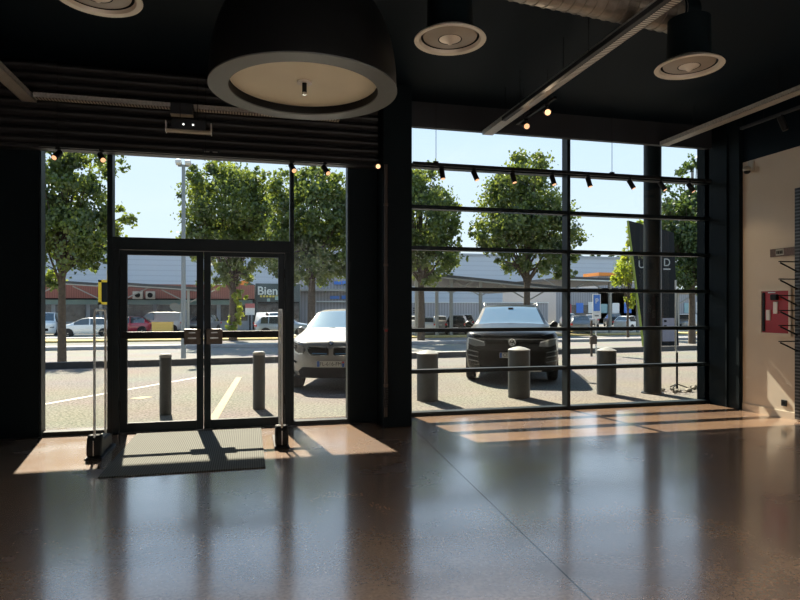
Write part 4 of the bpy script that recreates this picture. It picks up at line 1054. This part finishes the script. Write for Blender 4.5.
def B(u0, Y, base, lst):
    """crown lobes: picture centre (u,v), half sizes in px -> metres around the trunk"""
    x0 = px(u0, Y); out = []
    for (u, v, ru, rv) in lst:
        a = (u - 400) / FOC; z = Y / (math.cos(YAW) - a * math.sin(YAW))
        out.append((px(u, Y) - x0, random.uniform(-.3, .3), pz(u, v, Y) - base, ru * z / FOC, rv * z / FOC))
    return out
Y = 25.6
tree(62, Y, LOW, 'leafy tree with slim trunk filling the left sidelight', 0, B(62, Y, LOW, [(70, 235, 42, 40), (62, 190, 34, 42), (98, 242, 30, 26), (48, 270, 26, 18), (84, 172, 34, 34), (50, 160, 24, 26), (112, 215, 20, 20), (30, 215, 36, 50), (95, 262, 26, 14)]), 9000, .21, M['leaf'], 11, .145, fork=3.2)
Y = 44.0
ivy = tree(233, Y, LOW, 'tall tree with ivy trunk seen through the right door leaf', 0, B(233, Y, LOW, [(228, 205, 46, 46), (196, 236, 18, 16), (262, 200, 18, 20), (215, 245, 32, 30), (252, 240, 32, 34), (230, 275, 34, 16), (210, 180, 20, 18), (196, 222, 16, 28)]), 9000, .34, M['leaf'], 12, .26, fork=3.5)
V, Fc = leaves(B(233, Y, LOW, [(236, 312, 8, 14), (240, 296, 7, 10), (233, 328, 9, 5), (234, 320, 7, 8)]), 1100, .26, 13)
me = bpy.data.meshes.new('trunk_shoots'); me.from_pydata(V.tolist(), [], Fc); me.materials.append(M['leafbright'])
o_ = bpy.data.objects.new('trunk_shoots', me); COL.objects.link(o_); o_.parent = ivy; o_['label'] = 'yellow-green shoots growing up the trunk'
Y = 38.0
tree(312, Y, LOW, 'dense tree behind the silver compact car', 0, B(312, Y, LOW, [(312, 215, 44, 42), (292, 250, 36, 32), (335, 250, 38, 32), (318, 180, 26, 24), (285, 190, 20, 22), (350, 205, 26, 34), (310, 268, 40, 18)]), 12000, .30, M['leaf'], 14, .24, fork=4.0)
Y = 41.0
tree(421, Y, LOW, 'tree at the left end of the large window', 0, B(421, Y, LOW, [(416, 220, 42, 48), (446, 205, 16, 16), (450, 245, 16, 16), (425, 172, 20, 14), (432, 258, 32, 26), (412, 185, 26, 24), (440, 225, 22, 30), (395, 235, 34, 36), (418, 275, 30, 10)]), 9000, .32, M['leaf'], 15, .24, fork=4.0)
Y = 34.0
tree(527, Y, LOW, 'big bushy tree above the black car', 0, B(527, Y, LOW, [(522, 215, 46, 40), (498, 236, 30, 26), (552, 232, 30, 36), (530, 175, 26, 28), (545, 260, 34, 20), (508, 262, 26, 14), (516, 195, 32, 28)]), 12000, .27, M['leaf'], 16, .21, fork=3.6)
Y = 33.0
tree(692, Y, LOW, 'dark tree with narrow top at the right end of the window', 0, B(692, Y, LOW, [(692, 235, 40, 42), (700, 165, 16, 14), (690, 275, 34, 14), (676, 258, 32, 34), (712, 255, 36, 40), (688, 180, 13, 24), (664, 195, 11, 18), (700, 205, 26, 30), (680, 222, 26, 24)]), 11000, .27, M['leafdark'], 17, .2, fork=3.2)
Y = 40.0
tree(628, Y, LOW, 'bright yellow-green young tree left of the totem sign', 0, B(628, Y, LOW, [(630, 268, 17, 18), (640, 235, 12, 22), (618, 278, 10, 9), (634, 300, 10, 12)]), 2600, .26, M['leafbright'], 18, .09, fork=2.0)
Y = 92.0
tree(53, Y, LOW, 'bright green round tree above the shop roof at far left', 0, B(53, Y, LOW, [(50, 280, 14, 9)]), 1400, .6, M['leafbright'], 19, .15, fork=2.0)
for i, (u, rv, lab) in enumerate(((577, 7, 'nearest the window mullion'), (597, 7, 'in the middle of the three'), (612, 6, 'nearest the yellow-green tree'))):
    Y = 175.0
    tree(u, Y, LOW, 'small distant tree on the skyline above the far shed, ' + lab, 0, B(u, Y, LOW, [(u, 259, 8, rv), (u + 4, 262, 5, 4)]), 260, .9, M['leafdark'], 30 + i, .4, fork=9, group='distant trees on the skyline')
# ------------------------------------------------------------------ buildings
def bx(m, u0, u1, v0, v1, Y, d, X_=0, base=None):
    """box on plane Y between columns u0..u1; heights taken at mid column"""
    um = (u0 + u1) / 2; z0 = LOW if v1 is None else pz(um, v1, Y); z1 = pz(um, v0, Y)
    m.box(px(u0, Y) - X_, px(u1, Y) - X_, Y, Y + d, z0, z1); return m
# far warehouse
Yw = 118.0; X_ = px(330, Yw)
s = thing('warehouse', 'huge pale blue-grey warehouse behind all the shops', 'building', (X_, Yw, 0))
hW = 12.6
MB().box(px(-120, Yw) - X_, px(640, Yw) - X_, 0, 40, LOW, hW).build('wall', M['warehouse'], s)
MB().box(px(-120, Yw) - X_, px(640, Yw) - X_, -.3, 40.3, hW, hW + .35).build('parapet', M['shopbase'], s)
# low shop row with red-brown fascia
Ys = 66.0; X_ = px(150, Ys)
s = thing('shop_row', 'low shop building with red-brown fascia and teal band at the left', 'building', (X_, Ys, 0))
xa, xb = px(-60, Ys) - X_, px(252.5, Ys) - X_
zf1, zf0 = 4.05, 2.62; zt0 = 2.05
MB().box(xa, xb, 0, 22, LOW, zf0).build('wall', M['shopbase'], s)
MB().box(xa - .2, xb + .2, -1.2, 22, zf0, zf1).build('fascia', M['redroof'], s)
MB().box(xa - .2, xb + .2, -1.25, 22, zf0 - .12, zf0).build('soffit_edge', M['grille'], s)
MB().box(xa, xb, -.25, 0, zt0, zf0 - .12).build('teal_band', M['teal'], s)
x = xa + .5; i = 0
while x < xb - 3.2:
    MB().box(x, x + 2.7, -.06, .02, LOW + .95, zt0 - .05).build('shop_window', M['shopglass'], s); x += 3.1; i += 1
for (u0, u1) in ((133, 143), (146, 155)):
    a0, a1 = px(u0, Ys - 1.5) - X_, px(u1, Ys - 1.5) - X_
    zc = pz(140, 299, Ys - 1.5); q_ = MB().box(a0, a1, -1.75, -1.25, zc, zc + .75).build('air_conditioner', M['skin_beige'], s, bevel=.03)
    MB().lathe([(.25, 0), (.25, .03)], (0, 0, 0), 16, True).build('fan_cover', M['grille'], q_).location = ((a0 + a1) / 2, -1.76, zc + .38)
    q_.children[0].rotation_euler = (PI / 2, 0, 0)
# heart sign
hz = pz(179, 308, Ys - .4); hp = []
for k in range(28):
    t = 2 * PI * k / 28; hp.append((.95 * 16 * math.sin(t) ** 3 / 17, .78 * (13 * math.cos(t) - 5 * math.cos(2 * t) - 2 * math.cos(3 * t) - math.cos(4 * t)) / 17))
h_ = thing('heart_sign', 'cream heart-shaped sign mounted on the low shop front', 'sign', (px(179, Ys - 1.6), Ys - 1.6, hz))
MB().prism(hp, 'Y', 0, .2).build('heart', M['skin_beige'], h_)
MB().box(-.03, .03, .2, 1.34, -.1, .1).build('bracket', M['grille'], h_)
# shop with lettering
Yb = 66.0; X_ = px(280, Yb)
s = thing('dark_shop', 'dark teal shop front with pale lettering behind the right door leaf', 'building', (X_, Yb, 0))
z1 = pz(270, 283.5, Yb)
MB().box(px(255.5, Yb) - X_, px(300, Yb) - X_, 0, 16, LOW, z1).build('wall', M['shopdark'], s)
xw0, xw1 = px(258, Yb) - X_, px(299, Yb) - X_
MB().box(xw0, xw1, -.08, 0, LOW + .1, pz(270, 304, Yb)).build('shop_window', M['shopglass'], s)
MB().box(xw0, xw1, -.12, 0, pz(270, 303.5, Yb), pz(270, 302, Yb)).build('canopy_strip', M['grille'], s)
text('lettering', 'Bien', 1.22, M['shopsign'], s, (px(267.6, Yb) - X_, -.1, pz(268, 291.2, Yb)), depth=.05, bold=.02)
m = MB(); za_ = pz(268, 296.3, Yb)
for k in range(6): m.box(px(260, Yb) - X_ + k * .32, px(260, Yb) - X_ + k * .32 + .22, -.12, 0, za_ - .10, za_ + .10)
m.build('small_yellow_line', M['texty'], s)
m = MB(); m.box(px(267, Yb) - X_, px(270, Yb) - X_, -.12, 0, pz(270, 301.5, Yb), pz(270, 298.5, Yb)); m.box(px(275, Yb) - X_, px(278, Yb) - X_, -.12, 0, pz(276, 300, Yb), pz(276, 296, Yb)); m.build('sign_symbol', M['teal'], s)
# red poster panel between
m = thing('poster_stand', 'pink and white poster panel between the low shops', 'poster', (px(250, 65), 65, LOW))
w_ = (px(255, 65) - px(245.5, 65)) / 2
MB().box(-w_, w_, 0, .1, pz(250, 315, 65) - LOW, pz(250, 303.5, 65) - LOW).build('white_panel', M['white'], m)
MB().box(-w_, w_, -.03, 0, pz(250, 308, 65) - LOW, pz(250, 303.5, 65) - LOW).build('pink_panel', mat('pink_poster', (.5, .15, .14), .6), m)
MB().box(-.08, .08, .1, .2, 0, 2.0).build('post', M['grille'], m)
# orange gable
Yg = 90.0; X_ = px(243, Yg)
s = thing('orange_gable_building', 'small building with an orange gable behind the shop row', 'building', (X_, Yg, 0))
def qq(u, v): return (px(u, Yg) - X_, pz(u, v, Yg))
MB().prism([(qq(236, 0)[0], LOW), (qq(262, 0)[0], LOW), qq(262, 288), qq(248.5, 282), qq(236, 288.5)], 'Y', 0, 10).build('wall', M['shopdark'], s)
MB().prism([qq(234.5, 289), qq(236, 284.5), qq(242, 280.5), qq(249, 280), qq(248, 283.5), qq(240, 286.5)], 'Y', -.6, .0).build('orange_gable', M['orange'], s)
# grey-blue retail hall behind silver car (blue signs) and right grey sheds
Yh = 74.0; X_ = px(350, Yh)
s = thing('retail_hall', 'grey retail hall with blue signs behind the dense tree', 'building', (X_, Yh, 0))
MB().box(px(300, Yh) - X_, px(400, Yh) - X_, 0, 20, LOW, pz(340, 277, Yh)).build('wall', M['greywall'], s)
for (u0, u1, v0, v1) in ((334, 341, 281.5, 284.5), (342, 347.5, 281, 284.5), (330, 339, 296, 299), (341.5, 348, 295.5, 299)):
    MB().box(px(u0, Yh) - X_, px(u1, Yh) - X_, -.3, 0, pz(340, v1, Yh), pz(340, v0, Yh)).build('blue_sign', M['bluesign'], s)
MB().box(px(316, Yh) - X_, px(400, Yh) - X_, -.6, 0, pz(340, 302, Yh), pz(340, 301, Yh)).build('white_gutter', M['carportwhite'], s)
MB().box(px(300, Yh) - X_, px(400, Yh) - X_, -1.5, 0, pz(340, 291.5, Yh), pz(340, 289.5, Yh)).build('awning', M['carportsteel'], s)
Yh = 80.0; X_ = px(450, Yh)
s = thing('grey_shed', 'low grey shed behind the long carport', 'building', (X_, Yh, 0))
MB().box(px(401, Yh) - X_, px(548, Yh) - X_, 0, 12, LOW, pz(450, 302.5, Yh)).build('wall', M['greywall'], s)
MB().box(px(401, Yh) - X_, px(548, Yh) - X_, -.15, 0, pz(450, 302.8, Yh), pz(450, 302.0, Yh)).build('eaves', M['carportwhite'], s)
for i in range(3): MB().box(px(413, Yh) - X_, px(422, Yh) - X_, -.05, .0, pz(418, 309 + 2.2 * i, Yh), pz(418, 307.6 + 2.2 * i, Yh)).build('vent_row', M['shopglass'], s)
Yh = 84.0; X_ = px(610, Yh)
s = thing('garage_hall', 'car showroom hall with orange edge and coloured displays, right of the mullion', 'building', (X_, Yh, 0))
MB().box(px(556, Yh) - X_, px(720, Yh) - X_, 0, 20, LOW, pz(610, 288, Yh)).build('wall', M['greywall'], s)
MB().box(px(597, Yh) - X_, px(640, Yh) - X_, -.5, 4, pz(610, 276, Yh), pz(610, 272.8, Yh)).build('orange_fascia', M['orange'], s)
MB().box(px(598, Yh) - X_, px(640, Yh) - X_, 0, 12, LOW, pz(610, 276, Yh)).build('tower_block', M['greywall'], s)
cols = ['p_red', 'bluesign', 'white', 'teal', 'p_white', 'bluesign', 'orange', 'lav', 'white', 'bluesign', 'teal', 'white']
for i, cc_ in enumerate(cols):
    u = 564 + i * 12; MB().box(px(u, Yh) - X_, px(u + 7, Yh) - X_, -.1, 0, pz(u, 313, Yh), pz(u, 304 - (i % 3), Yh)).build('display_panel', M[cc_], s)
m_ = MB().box(px(562, Yh) - X_, px(598, Yh) - X_, -.08, 0, pz(590, 316, Yh), pz(590, 305, Yh)).build('shop_window', M['shopglass'], s)
# carports
def carport(label, ua, ub, Y, va, vb, posts, depth=6.0, light_edge=False):
    X_ = px((ua + ub) / 2, Y); s = thing('carport', label, 'carport', (X_, Y, LOW), 0, 'steel carports beyond the road')
    xa, xb = px(ua, Y) - X_, px(ub, Y) - X_; za, zb = pz(ua, va, Y) - LOW, pz(ub, vb, Y) - LOW
    m = MB(); m.prism([(xa, za), (xb, zb), (xb, zb + .22), (xa, za + .22)], 'Y', 0, depth); m.build('roof', M['carportroof'], s)
    m = MB(); m.prism([(xa, za - .10), (xb, zb - .10), (xb, zb), (xa, za)], 'Y', -.1, .05); m.build('edge_beam', M['carportwhite'] if light_edge else M['carportsteel'], s)
    for u in posts:
        x = px(u, Y) - X_; t = (x - xa) / (xb - xa); zt_ = za + (zb - za) * t
        MB().box(x - .11, x + .11, .2, .42, 0, zt_).build('post', M['carportsteel'], s)
        m = MB(); m.tube([(x, .3, zt_ - 1.2), (x - 2.2, .3, zt_ - .05)], .055, 6); m.tube([(x, .3, zt_ - 1.2), (x + 2.2, .3, zt_ - .05)], .055, 6); m.build('brace', M['carportsteel'], s)
    return s
carport('long low carport over the cars left of the black car', 402, 562, 46.0, 273, 289, (417.5, 438, 452.5, 482, 530), 16, False)
carport('carport over the car row right of the window mullion', 568, 655, 48.0, 279, 282, (569, 612, 640), 16, True)
carport('carport with dark sloping roof seen through the left door leaf', 118, 200, 56.0, 284.5, 290, (124, 188), 7)
carport('carport behind the leaves of the left sidelight', 20, 106, 57.0, 280.5, 286, (34, 100), 5)
carport('carport seen at the far right behind the dark tree', 668, 740, 52.0, 292, 293, (680, 715), 7)
# ================================================================== LIGHT
wd = bpy.data.worlds.new('sky'); sc.world = wd; wd.use_nodes = True; nt = wd.node_tree; nt.nodes.clear()
out = nt.nodes.new('ShaderNodeOutputWorld'); bg = nt.nodes.new('ShaderNodeBackground'); tc = nt.nodes.new('ShaderNodeTexCoord')
sp = nt.nodes.new('ShaderNodeSeparateXYZ'); nt.links.new(tc.outputs['Generated'], sp.inputs[0])
rp = nt.nodes.new('ShaderNodeValToRGB'); el = rp.color_ramp.elements
el[0].position = 0.0; el[0].color = (.74, .82, .88, 1); el[1].position = 1.0; el[1].color = (.16, .34, .62, 1)
e1 = rp.color_ramp.elements.new(.12); e1.color = (.63, .765, .88, 1); e2 = rp.color_ramp.elements.new(.34); e2.color = (.52, .70, .92, 1)
nt.links.new(sp.outputs['Z'], rp.inputs['Fac'])
ns = nt.nodes.new('ShaderNodeTexNoise'); ns.inputs['Scale'].default_value = 2.2; ns.inputs['Detail'].default_value = 6
mp_ = nt.nodes.new('ShaderNodeMapping'); mp_.inputs['Scale'].default_value = (1, 1, 4); nt.links.new(tc.outputs['Generated'], mp_.inputs[0]); nt.links.new(mp_.outputs[0], ns.inputs['Vector'])
nr_ = nt.nodes.new('ShaderNodeMapRange'); nr_.inputs['From Min'].default_value = .5; nr_.inputs['From Max'].default_value = .8; nr_.inputs['To Max'].default_value = .35; nt.links.new(ns.outputs['Fac'], nr_.inputs['Value'])
mx = nt.nodes.new('ShaderNodeMix'); mx.data_type = 'RGBA'; nt.links.new(nr_.outputs['Result'], mx.inputs['Factor']); nt.links.new(rp.outputs['Color'], mx.inputs['A']); mx.inputs['B'].default_value = (.78, .86, .89, 1)
nt.links.new(mx.outputs['Result'], bg.inputs['Color']); bg.inputs['Strength'].default_value = .84
nt.links.new(bg.outputs[0], out.inputs[0])
sl = bpy.data.lights.new('sun', 'SUN'); sl.energy = 9.0; sl.color = (1, .90, .72); sl.angle = math.radians(.6)
so = bpy.data.objects.new('sun', sl); COL.objects.link(so)
so.rotation_euler = Vector((.15, -1, -.92)).to_track_quat('-Z', 'Y').to_euler()
sc.view_settings.view_transform = 'Standard'; sc.view_settings.look = 'None'; sc.view_settings.gamma = 1; sc.view_settings.use_curve_mapping = False
sc.view_settings.exposure = 0.75
sc.cycles.max_bounces = 8; sc.cycles.diffuse_bounces = 4; sc.cycles.glossy_bounces = 4; sc.cycles.transparent_max_bounces = 24
sc.cycles.use_denoising = True; sc.cycles.sample_clamp_indirect = 6; sc.cycles.caustics_reflective = False; sc.cycles.caustics_refractive = False
for o in list(COL.objects):
    if '_L' in o: del o['_L']
